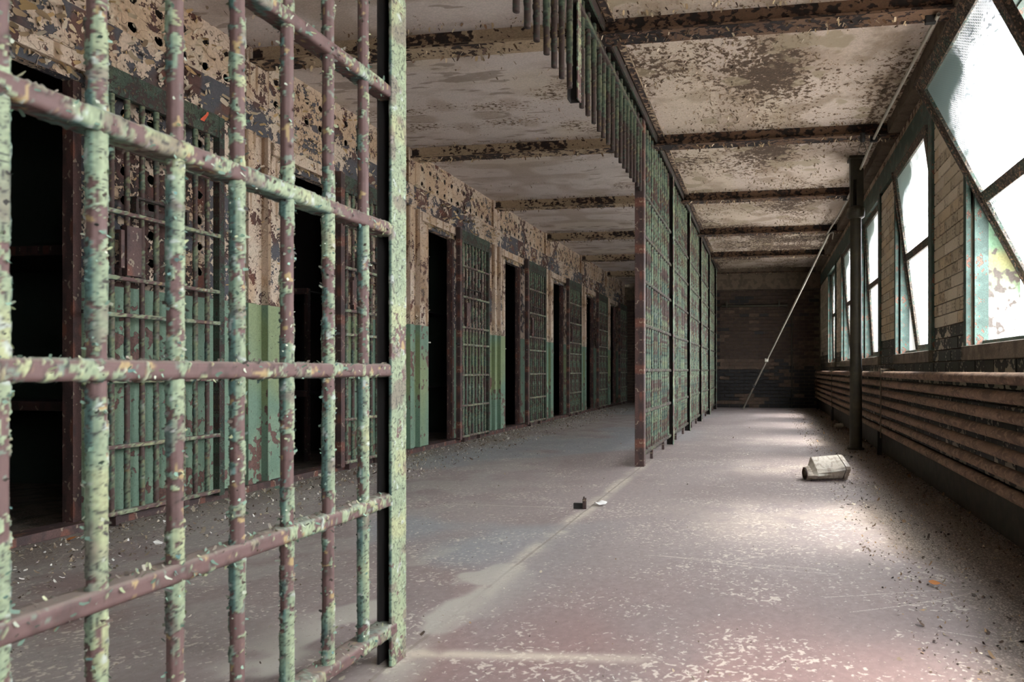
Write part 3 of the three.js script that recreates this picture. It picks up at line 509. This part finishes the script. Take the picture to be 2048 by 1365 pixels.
// ---------------------------------------------------------------- barred partitions
const RAILS = [0.1, 0.45, 0.8, 1.18, 1.55, 1.93, 2.28];
const barBias = (s) => 0.055 - 0.17 * sm(1.07, 1.12, s) + 0.12 * sm(0.12, 0.02, Math.abs(s - 1.02)) - 0.03 * sm(0.4, 0.1, s);
const flakes = [MINT, MINT, YGREEN, TEAL, [176, 180, 160], [96, 84, 76], [100, 124, 108], [70, 66, 60]];
{
  const t = thing('barred_partition', 'tall barred steel partition with thickly peeling green paint, close in front of the camera at left', 'partition', [XG, 0, -0.3]);
  const Z0 = 0.3, chips = new Chips();
  for (let i = -3; i < 7; i++) {
    const f = 0.724 + 0.1325 * i, x = rr(-0.002, 0.002), full = i >= -1;
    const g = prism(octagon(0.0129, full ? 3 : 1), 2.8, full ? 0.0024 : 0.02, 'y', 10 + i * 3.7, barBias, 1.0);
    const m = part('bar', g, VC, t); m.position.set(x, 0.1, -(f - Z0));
    if (full) for (let c = 0; c < 620; c++) { const y = rr(0.1, 2.7), a = rnd() * 6.283, k = barBias(y - 0.1); if (rnd() < 0.3 - k * 3) continue; chips.add(x + 0.0133 * Math.cos(a), y, -(f - Z0) + 0.0133 * Math.sin(a), [Math.cos(a), 0, Math.sin(a)], rr(0.0025, 0.0075), vary(pick(flakes), 0.25), rr(0.1, 0.8), rr(0.6, 1.1), rr(0.1, 0.5)); }
  }
  RAILS.forEach((y, k) => {
    const b = k === 0, w = b ? 0.06 : 0.05, h = b ? 0.03 : 0.032;
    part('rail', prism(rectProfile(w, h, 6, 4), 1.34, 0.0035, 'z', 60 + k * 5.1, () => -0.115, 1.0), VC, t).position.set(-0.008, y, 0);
    for (let c = 0; c < 300; c++) { const f = rr(0.1, 1.33), s = pick([0, 0, 1, 2]), n = s === 0 ? [0, 1, 0] : s === 1 ? [1, 0, 0] : [0, -1, 0]; chips.add(s === 1 ? w / 2 - 0.008 : rr(-w / 2, w / 2) - 0.008, y + (s === 0 ? h / 2 : s === 1 ? rr(-h / 2, h / 2) : -h / 2), -f, n, rr(0.003, 0.009), vary(pick(s ? flakes : [[150, 142, 128], [130, 120, 108], [160, 160, 130], MINT])), rr(0.1, 0.8), rr(0.4, 0.9), rr(0.1, 0.7)); }
  });
  // channel post, open towards the near bars: its outer flange is painted, its inside dark brown with the shade of the hollow painted in
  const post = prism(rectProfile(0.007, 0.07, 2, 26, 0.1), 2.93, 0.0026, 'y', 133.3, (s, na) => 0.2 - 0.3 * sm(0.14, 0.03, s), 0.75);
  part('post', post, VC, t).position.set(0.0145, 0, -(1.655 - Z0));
  part('post_web', merge(bx(-0.026, 0.011, 0, 2.93, 1.683 - Z0, 1.69 - Z0), bx(-0.032, -0.026, 0, 2.93, 1.632 - Z0, 1.69 - Z0)), MAT.dark, t);
  part('paint_flakes', chips.build(), VCD, t).userData.kind = 'stuff';
}
const FARBAR = [0, 1, 2, 3].map((k) => prism(octagon(0.0145, 1), 2.78, 0.014, 'y', 300 + k * 7.3, (s) => 0.05 + 0.06 * Math.cos(s * 6.283 / 0.37) - 0.02 * sm(1.9, 2.3, s), 1.1));
{
  const P = [5.31, 6.92, 8.53, 10.12, 11.72, 13.3, FARR - 0.04], t = thing('barred_partition', 'long barred steel partition with worn green and brown paint running to the far brick wall', 'partition', [XG, 0, -P[0]]);
  const rail = (L, k) => prism(rectProfile(0.046, 0.028, 2, 2), L, 0.03, 'z', 400 + k * 3.1, () => -0.05, 1);
  for (let s = 0; s < 5; s++) {
    const a = P[s], b = P[s + 1];
    for (let i = 1; i < 13; i++) { const f = a + (b - a) * i / 13; part('bar', FARBAR[fl(rnd() * 4)], VCF, t).position.set(rr(-0.002, 0.002), 0.1, -(f - P[0])); }
    RAILS.forEach((y, k) => { part('rail', rail(b - a - 0.04, s * 7 + k), VCO, t).position.set(0, y + (k ? 0 : 0.0), -(a + 0.02 - P[0])); });
    for (const u of [0.3, 0.72]) part('foot', bx(-0.012, 0.012, 0, 0.09, a + (b - a) * u - P[0], a + (b - a) * u + 0.03 - P[0]), MAT.brown, t);
  }
  part('end_post', merge(bx(-0.052, 0.026, 0, CEIL - 0.07, -0.02, 0.0, 0.003), bx(0.014, 0.026, 0, CEIL - 0.07, 0.0, 0.05, 0.003)), MAT.brown, t);
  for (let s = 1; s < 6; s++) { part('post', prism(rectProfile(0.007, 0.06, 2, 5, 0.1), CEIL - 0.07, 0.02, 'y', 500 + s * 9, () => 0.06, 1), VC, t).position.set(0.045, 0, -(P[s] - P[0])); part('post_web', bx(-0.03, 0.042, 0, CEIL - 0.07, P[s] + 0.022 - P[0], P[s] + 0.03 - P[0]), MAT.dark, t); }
}
{
  const t = thing('overhead_grille', 'row of short green bars hanging from the ceiling rail above the open gateway', 'grille', [XG, 0, -1.72]);
  const stub = [0, 1, 2].map((k) => prism(octagon(0.0145, 1), CEIL - 0.08 - 2.275, 0.008, 'y', 700 + k * 5.7, (s) => 0.1 * sm(0.12, 0.3, s) - 0.12 * sm(0.28, 0.14, s), 1.2));
  for (let f = 1.82; f < 5.25; f += 0.1225) { if (Math.abs(f - 3.4) < 0.07) continue; part('bar', stub[fl(rnd() * 3)], VCO, t).position.set(rr(-0.003, 0.003), 2.275 + rr(-0.004, 0.004), -(f - 1.72)); }
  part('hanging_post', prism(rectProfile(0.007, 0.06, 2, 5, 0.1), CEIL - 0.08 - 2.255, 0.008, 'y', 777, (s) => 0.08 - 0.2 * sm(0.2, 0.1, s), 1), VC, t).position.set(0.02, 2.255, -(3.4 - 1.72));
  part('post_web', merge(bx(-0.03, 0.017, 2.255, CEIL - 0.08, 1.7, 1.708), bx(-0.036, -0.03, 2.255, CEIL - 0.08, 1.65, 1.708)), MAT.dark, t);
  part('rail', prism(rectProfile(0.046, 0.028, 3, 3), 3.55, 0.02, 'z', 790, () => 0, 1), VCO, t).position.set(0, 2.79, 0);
}
solo('head_rail', merge(bx(-0.045, 0.045, CEIL - 0.02, CEIL, -2.4, FARR - 0.23), bx(-0.045, -0.034, CEIL - 0.075, CEIL - 0.02, -2.4, FARR - 0.23), bx(0.034, 0.045, CEIL - 0.075, CEIL - 0.02, -2.4, FARR - 0.23)), MAT.iron, 'flaking steel channel along the ceiling above the barred partitions', 'channel', [XG, 0, 0]);
{
  const t = thing('post_stub', 'short rusty stub of a sawn-off post standing on the pale floor line', 'stub', [-1.03, 0, -3.64]);
  part('flange', bx(-0.004, 0.018, 0, 0.06, -0.012, 0.0, 0.002), MAT.brown, t); part('web', bx(-0.06, 0.0, 0, 0.032, -0.004, 0.012, 0.002), MAT.black, t); part('torn_edge', merge(bx(0.0, 0.008, 0.058, 0.072, -0.011, -0.001, 0.002), bx(0.01, 0.017, 0.058, 0.065, -0.011, -0.001, 0.002)), MAT.brown, t);
}

// ---------------------------------------------------------------- sliding cell doors
const DOORLABEL = [
  'barred sliding cell door nearest the camera, with an orange scrap hung near its top corner', 'second barred sliding cell door, just left of the tall green post of the near partition', 'third barred sliding cell door, first one to the right of the tall green post',
  'fourth barred sliding cell door from the camera, second one to the right of the tall green post', 'fifth barred sliding cell door from the camera, dim and half open', 'sixth barred sliding cell door from the camera, in the dim end of the aisle', 'last barred sliding cell door, in the dark corner by the far wall'];
{
  const t = thing('cell_door', DOORLABEL[0], 'cell door', [XL + 0.1, 0, 0], 'sliding cell doors along the left wall');
  const W = 0.78, bars = [0, 1, 2].map((k) => prism(octagon(0.0125, 1), 2.2, 0.01, 'y', 800 + k * 6.1, (s) => 0.03 * Math.sin(s * 7) - 0.05 * sm(1.2, 1.5, s), 1.1));
  part('stile', bx(-0.03, 0.02, 0.03, 2.36, 0, 0.05, 0.003), MAT.brown, t).userData.label = 'brown front stile';
  part('stile', bx(-0.025, 0.02, 0.03, 2.34, W - 0.04, W, 0.003), MAT.iron, t);
  part('top_plate', bx(-0.018, 0.018, 2.21, 2.345, 0.05, W - 0.04, 0.003), MAT.iron, t);
  for (let i = 0; i < 8; i++) part('bar', bars[i % 3], VCF, t).position.set(0, 0.06, -(0.095 + 0.0825 * i));
  [0.06, 0.4, 0.74, 1.08, 1.27, 1.61, 1.95].forEach((y, k) => part('rail', prism(rectProfile(0.036, 0.02, 3, 2), W - 0.09, 0.012, 'z', 850 + k * 4.3, () => -0.02, 1), VC, t).position.set(0.008, y, -0.05));
  part('food_slot', merge(bx(-0.01, 0.035, 1.7, 1.712, 0.2, 0.52), bx(-0.012, 0.03, 1.63, 1.7, 0.2, 0.215), bx(-0.012, 0.03, 1.63, 1.7, 0.505, 0.52), bx(-0.006, 0.0, 1.63, 1.66, 0.215, 0.505)), MAT.iron, t);
  part('pull_handle', merge(bx(0.018, 0.05, 1.5, 1.515, 0.1, 0.12), bx(0.018, 0.05, 1.32, 1.335, 0.1, 0.12), bx(0.038, 0.052, 1.32, 1.515, 0.1, 0.12, 0.003), bx(-0.012, 0.02, 1.29, 1.55, 0.16, 0.24)), MAT.brown, t);
  part('latch_bar', bx(-0.005, 0.012, 1.075, 1.092, -0.05, 0.05), MAT.black, t);
  part('shoe', merge(bx(-0.02, 0.02, 0.0, 0.05, 0.5, 0.53), bx(-0.02, 0.02, 0.0, 0.05, 0.1, 0.13)), MAT.brown, t);
  const SHIFT = [0.83, 0.74, 0.78, 0.86, 0.82, 0.84, 0.84];
  for (let b = 1; b < 8; b++) { const o = b === 1 ? t : t.clone(); if (b > 1) { o.name = numbered('cell_door'); o.userData = { ...t.userData, label: DOORLABEL[b - 1] }; scene.add(o); } o.position.set(XL + 0.1, 0.005, -(bayAt(b) + SHIFT[b - 1])); }
  const g = new THREE.PlaneGeometry(0.028, 0.055, 2, 4); const p = g.attributes.position; for (let i = 0; i < p.count; i++) { p.setX(i, p.getX(i) * (1.1 - 14 * (p.getY(i) + 0.022))); p.setZ(i, 0.02 * Math.sin(p.getY(i) * 60)); } g.rotateY(Math.PI / 2); g.computeVertexNormals();
  solo('orange_scrap', g, MAT.orange, 'small torn orange scrap hanging on the nearest cell door', 'scrap', [XL + 0.135, 2.295, -3.4]);
}
// latch stubs on the door posts
for (let b = 2; b < 7; b++) solo('latch_stub', merge(bx(-0.006, 0.006, -0.007, 0.007, 0, 0.07, 0.002), bx(-0.012, 0.012, -0.012, 0.012, -0.02, 0, 0.002)), MAT.rod, ['', '', 'small metal latch stub in the second cell doorway', 'small metal latch stub in the doorway right of the tall green post', 'small metal latch stub in the fourth cell doorway', 'small metal latch stub in the fifth cell doorway', 'small metal latch stub in the sixth cell doorway'][b], 'latch', [XL + 0.0, 1.085, -(bayAt(b) + 0.29)], 'latch stubs in the cell doorways');
// bunks inside the nearest cells
for (let b = 1; b < 4; b++) {
  const f = bayAt(b + 1) - 0.72, t = thing('bunk', ['', 'two-tier steel bunk dimly seen in the nearest cell', 'two-tier steel bunk dimly seen in the second cell', 'two-tier steel bunk dimly seen in the third cell'][b], 'bunk', [-5.7, 0, -f], 'bunks inside the cells');
  for (const y of [0.6, 1.5]) { part('bed_plate', bx(0.02, 1.75, y - 0.012, y, 0, 0.66), MAT.dark, t); part('edge_rail', bx(0.02, 1.75, y - 0.035, y + 0.02, -0.03, 0.0, 0.004), MAT.brown, t); }
  for (const x of [0.05, 1.7]) part('leg', bx(x, x + 0.035, 0, 1.52, 0.0, 0.035), MAT.brown, t);
}

// ---------------------------------------------------------------- window aisle
{
  const t = thing('pipe_radiator', 'long wall radiator of seven rusty horizontal pipes under the windows', 'radiator', [XR - 0.1, 0, 0]);
  for (let k = 0; k < 7; k++) { const y = 0.255 + 0.0845 * k, L = FARR - 0.25 + 2.2; const g = new THREE.CylinderGeometry(0.0285, 0.0285, L, 14, 40, true); g.rotateX(Math.PI / 2); const uv = g.attributes.uv, p = g.attributes.position; for (let i = 0; i < uv.count; i++) uv.setXY(i, p.getZ(i), uv.getX(i) * 0.18 + k * 0.3); g.translate(0, y, -(L / 2 - 2.2)); part('pipe', g, MAT.rustPipe, t); }
  for (const f of [1.9, 6.07, 10.35, 13.3]) { part('hanger', merge(bx(-0.034, -0.028, 0.19, 0.82, f - 0.02, f + 0.02), bx(-0.03, 0.09, 0.8, 0.815, f - 0.02, f + 0.02)), MAT.mortar, t); part('leg', bx(-0.01, 0.03, 0, 0.23, f + 0.28, f + 0.32, 0.003), MAT.black, t); }
}
{
  const t = thing('steel_column', 'round dark steel column between the windows and the aisle', 'column', [0.92, 0, -6.785]);
  const g = new THREE.LatheGeometry([[0.085, 0], [0.085, 0.015], [0.062, 0.02], [0.06, 0.6], [0.06, 0.78], [0.066, 0.79], [0.066, 0.82], [0.06, 0.83], [0.056, 2.3], [0.056, 2.36]].map((p) => new THREE.Vector2(...p)), 24); part('shaft', posUV(g), MAT.column, t);
  part('collar', new THREE.LatheGeometry([[0.055, 2.33], [0.085, 2.35], [0.09, 2.4], [0.085, 2.44], [0.05, 2.46]].map((p) => new THREE.Vector2(...p)), 20), MAT.column, t);
  part('bracket', merge(bx(-0.058, -0.03, 2.44, CEIL, -0.05, 0.05, 0.004), bx(-0.05, 0.05, 2.44, CEIL, 0.02, 0.045), bx(0.0, 0.07, 2.44, CEIL - 0.12, -0.05, 0.05, 0.004), bx(-0.06, 0.06, 2.72, CEIL - 0.02, -0.045, 0.045, 0.004)), MAT.column, t);
  part('cap_plate', bx(-0.075, 0.075, CEIL - 0.025, CEIL, -0.09, 0.09, 0.003), MAT.column, t);
}
{
  const t = thing('ceiling_rod', 'thin metal rod clipped along the ceiling beams near the windows', 'rod', [0.95, 2.82, -3.87]);
  part('tube', tube([[0.03, 0, 0], [0.0, 0.005, -2], [0.02, -0.005, -4.1], [-0.03, -0.01, -5.95]], 0.012, 40, 8), MAT.rod, t);
  for (const f of [0.06, 2.02, 4.0, 5.93]) part('clip', bx(-0.03, 0.03, -0.02, 0.035, f - 0.015, f + 0.015, 0.004), MAT.black, t);
  const u = thing('fallen_rod', 'long bent metal rod hanging down from the ceiling to the floor by the far wall', 'rod', [-0.42, 0, -13.35]);
  part('tube', tube([[0, 0.012, 0], [0.46, 0.96, 1.2], [0.9, 1.86, 2.3], [1.36, 2.8, 3.6]], 0.017, 40, 8), MAT.rod, u);
  part('clamp', bx(0.43, 0.5, 0.95, 1.02, -1.28, -1.2, 0.01), MAT.rod, u); part('clamp', bx(0.2, 0.25, 0.46, 0.53, -0.66, -0.6, 0.01), MAT.black, u);
  part('hook', tube([[1.36, 2.8, 3.6], [1.42, 2.83, 3.55], [1.44, 2.78, 3.3]], 0.01, 10, 6), MAT.rod, u);
}
{
  const t = thing('ceiling_hook', 'small black insulator with a wire loop hanging from a ceiling beam', 'hook', [0.84, 2.845, -5.78]);
  const g = new THREE.LatheGeometry([[0, -0.075], [0.02, -0.075], [0.024, -0.04], [0.016, -0.03], [0.022, -0.02], [0.022, 0], [0, 0]].map((p) => new THREE.Vector2(...p)), 14); part('insulator', g, MAT.black, t);
  const w = tube([[0, -0.07, 0], [-0.028, -0.13, 0.004], [-0.03, -0.16, 0], [0, -0.175, 0], [0.03, -0.16, 0], [0.026, -0.13, -0.004], [0, -0.07, 0]], 0.0024, 30, 6); part('wire_loop', w, MAT.black, t);
}
{
  const t = thing('wall_pipe', 'dark horizontal pipe high on the far brick wall', 'pipe', [-0.9, 2.17, -(FARR - 0.09)]); const g = cyl(0.03, 1.35, 'x', 12); g.translate(0.68, 0, 0); part('tube', g, MAT.column, t); const f = cyl(0.04, 0.06, 'x', 12); f.translate(1.36, 0, 0); part('end_cap', f, MAT.column, t); for (const x of [0.1, 1.2]) part('bracket', bx(x, x + 0.03, -0.03, 0.1, -0.06, 0.06), MAT.column, t);
  const c = thing('conduit', 'thin vertical conduit running down the far brick wall', 'conduit', [0.58, 0, -(FARR - 0.06)]); const q = cyl(0.014, 2.1, 'y', 8); q.translate(0, 1.05, 0); part('tube', q, MAT.column, c); for (const y of [0.4, 1.2, 2]) part('strap', bx(-0.03, 0.03, y, y + 0.02, -0.03, 0.018), MAT.column, c);
}

// ---------------------------------------------------------------- things on the floor
{
  // battered tin can lying on its side, narrow mouth to the left
  const t = thing('tin_can', 'battered square tin can lying on its side in the window light', 'can', [0.44, 0, -4.86]);
  // cross-section: lit sloping top, front that leans back under, flat underside
  const N = 24, ringPts = (w, h, y, ft = 0.56) => { const q = [[-0.46, 0], [0.16, 0], [0.5, ft - 0.08], [0.46, ft], [-0.26, 1], [-0.42, 0.97], [-0.5, 0.12]], pts = []; let per = 0; const seg = q.map((a, i) => { const b = q[(i + 1) % q.length], l = Math.hypot((b[0] - a[0]) * w, (b[1] - a[1]) * h); per += l; return l; }); for (let k = 0; k < N; k++) { let d = per * k / N, i = 0; while (d > seg[i]) d -= seg[i++]; const a = q[i], b = q[(i + 1) % q.length], t = d / seg[i]; pts.push([(a[0] + (b[0] - a[0]) * t) * w, y + (a[1] + (b[1] - a[1]) * t) * h]); } return pts; };
  const secs = [[-0.15, 0.12, 0.09, 0.0, 0.5], [-0.11, 0.13, 0.1, 0, 0.5], [-0.085, 0.19, 0.158, 0, 0.36], [0.04, 0.2, 0.166, 0, 0.46], [0.118, 0.205, 0.17, 0, 0.58], [0.122, 0.21, 0.175, -0.003, 0.6], [0.155, 0.21, 0.175, -0.003, 0.6]];
  const skin = (ofs, s0, s1) => { const p = [], idx = [], n = N; for (let s = s0; s <= s1; s++) { const [x, w, h, y, ft] = secs[s]; ringPts(w - ofs, h - ofs, y + ofs / 2 + 0.003, ft).forEach(([a, b], i) => { const dent = s > 0 && s < 4 && b > 0.02 && b < 0.1 && a > 0 ? 0.008 * Math.sin(s * 2.3 + i * 1.7) : 0.002 * Math.sin(i * 2.1 + s); p.push(x, b, a - dent); }); } for (let s = 0; s < s1 - s0; s++) for (let i = 0; i < n; i++) { const A = s * n + i, B = s * n + (i + 1) % n; idx.push(A, B, A + n, B, B + n, A + n); } const g = new THREE.BufferGeometry(); g.setAttribute('position', new THREE.Float32BufferAttribute(p, 3)); g.setIndex(idx); const e = g.toNonIndexed(); e.computeVertexNormals(); return posUV(e); };
  part('body', mergeGeometries([skin(0, 0, 4), skin(0.006, 0, 4)]), MAT.zinc, t);
  const lid = skin(0, 5, 6), cap = (() => { const p = [0.154, 0.08, 0], idx = []; ringPts(0.21, 0.175, 0, 0.6).forEach(([a, b]) => p.push(0.154, b, a)); for (let i = 0; i < N; i++) idx.push(0, 1 + i, 1 + (i + 1) % N); const g = new THREE.BufferGeometry(); g.setAttribute('position', new THREE.Float32BufferAttribute(p, 3)); g.setIndex(idx); g.computeVertexNormals(); return posUV(g); })();
  part('base_rim', merge(lid, cap), MAT.zinc, t);
  const rim = new THREE.TorusGeometry(0.04, 0.005, 8, 20); rim.scale(1.15, 1, 1); rim.rotateY(Math.PI / 2); rim.translate(-0.152, 0.05, -0.004); part('mouth_rim', rim, MAT.brown, t);
  part('seam', bx(-0.12, 0.12, 0.0, 0.008, -0.05, -0.03), MAT.brown, t);
  t.rotation.y = 0.3; 
}
{
  const t = thing('food_tin', 'small cylindrical tin lying in the litter against the right wall', 'tin', [1.02, 0.034, -9.2]);
  const g = new THREE.CylinderGeometry(0.033, 0.033, 0.11, 18, 1, true); g.rotateZ(Math.PI / 2); part('body', posUV(g), MAT.zinc, t); const e = cyl(0.034, 0.006, 'x', 18); e.translate(0.052, 0, 0); part('end', e, MAT.zinc, t); t.rotation.y = 0.3;
  const s = thing('paper_scrap', 'crumpled white paper scrap beside the rusty post stub', 'paper', [-0.955, 0, -3.74]); const q = new THREE.PlaneGeometry(0.07, 0.05, 8, 6); q.rotateX(-Math.PI / 2); const p = q.attributes.position; for (let i = 0; i < p.count; i++) p.setY(i, 0.004 + 0.028 * Math.max(0, vn2(p.getX(i) * 40, p.getZ(i) * 40) - 0.15)); q.computeVertexNormals(); part('sheet', q, MAT.paper, s);
  const leaf = (label, x, f, turn, size) => { const l = thing('dead_leaf', label, 'leaf', [x, 0.002, -f]); const sh = new THREE.Shape(); sh.moveTo(-0.5, 0); sh.bezierCurveTo(-0.3, 0.35, 0.1, 0.36, 0.5, 0.05); sh.lineTo(0.45, -0.05); sh.bezierCurveTo(0.1, -0.38, -0.3, -0.34, -0.5, 0); const gg = new THREE.ShapeGeometry(sh, 10); gg.rotateX(-Math.PI / 2); gg.scale(size, size, size); const pp = gg.attributes.position; for (let i = 0; i < pp.count; i++) { const a = pp.getX(i) / size, b = pp.getZ(i) / size; pp.setY(i, size * (0.03 + 0.9 * b * b + 0.35 * a * a)); } gg.computeVertexNormals(); part('blade', gg, MAT.leaf, l); part('stalk', tube([[0.48 * size, 0.1 * size, 0], [0.7 * size, 0.05 * size, 0.03 * size], [0.95 * size, 0.04 * size, 0.1 * size]], size * 0.02, 6, 5), MAT.leaf, l); l.rotation.set(0.45, turn, 0); l.position.y = 0.012; };
  leaf('curled orange-brown leaf on the bare floor near the right wall', 0.623, 2.52, -0.2, 0.042); leaf('small orange-brown leaf in the grit at the nearest cell doorway', -3.2, 2.6, 0.6, 0.04);
}
{
  const a = new Chips(), b = new Chips(), c = new Chips();
  const pale = [[196, 190, 178], [178, 166, 146], [120, 104, 88], [90, 74, 62], [214, 210, 204], [150, 134, 112]], dirt = [[84, 66, 52], [72, 60, 50], [120, 98, 76], [140, 112, 80], [160, 144, 118], [84, 70, 58], [176, 166, 148], [72, 56, 46]];
  for (let i = 0; i < 9000; i++) { const x = XL + 0.14 + Math.pow(rnd(), 2) * 0.7, f = rr(1.9, 13.5); a.add(x, 0.001, -f, [rr(-0.3, 0.3), 1, rr(-0.3, 0.3)], rr(0.004, rnd() < 0.08 ? 0.03 : 0.015), vary(pick(pale)), rr(0, 0.7), rr(0.4, 1), rr(0, 0.3)); }
  for (let i = 0; i < 14000; i++) { const x = XR - 0.04 - Math.pow(rnd(), 1.9) * 0.7, f = rr(1.4, 13.5); b.add(x, 0.001, -f, [rr(-0.3, 0.3), 1, rr(-0.3, 0.3)], rr(0.003, rnd() < 0.06 ? 0.024 : 0.01), vary(pick(dirt), 0.3), rr(0, 0.7), rr(0.4, 1), rr(0, 0.3)); }
  for (let i = 0; i < 900; i++) { const x = rr(-2.5, 0.4), f = 1.5 + 9 * Math.pow(rnd(), 1.5); c.add(x, 0.001, -f, [rr(-0.2, 0.2), 1, rr(-0.2, 0.2)], rr(0.003, rnd() < 0.05 ? 0.02 : 0.008), vary(pick(rnd() < 0.5 ? pale : dirt)), rr(0, 0.6), rr(0.4, 1), rr(0, 0.3)); }
  const L = [['litter of pale paint chips along the foot of the cell fronts', a], ['dark litter of leaf bits and chips along the foot of the right wall', b], ['scattered paint chips over the open floor', c]];
  for (const [label, g] of L) { const m = solo('floor_litter', g.build(), VCD, label, 'litter'); m.userData.kind = 'stuff'; }
}
renderer.render(scene, camera);
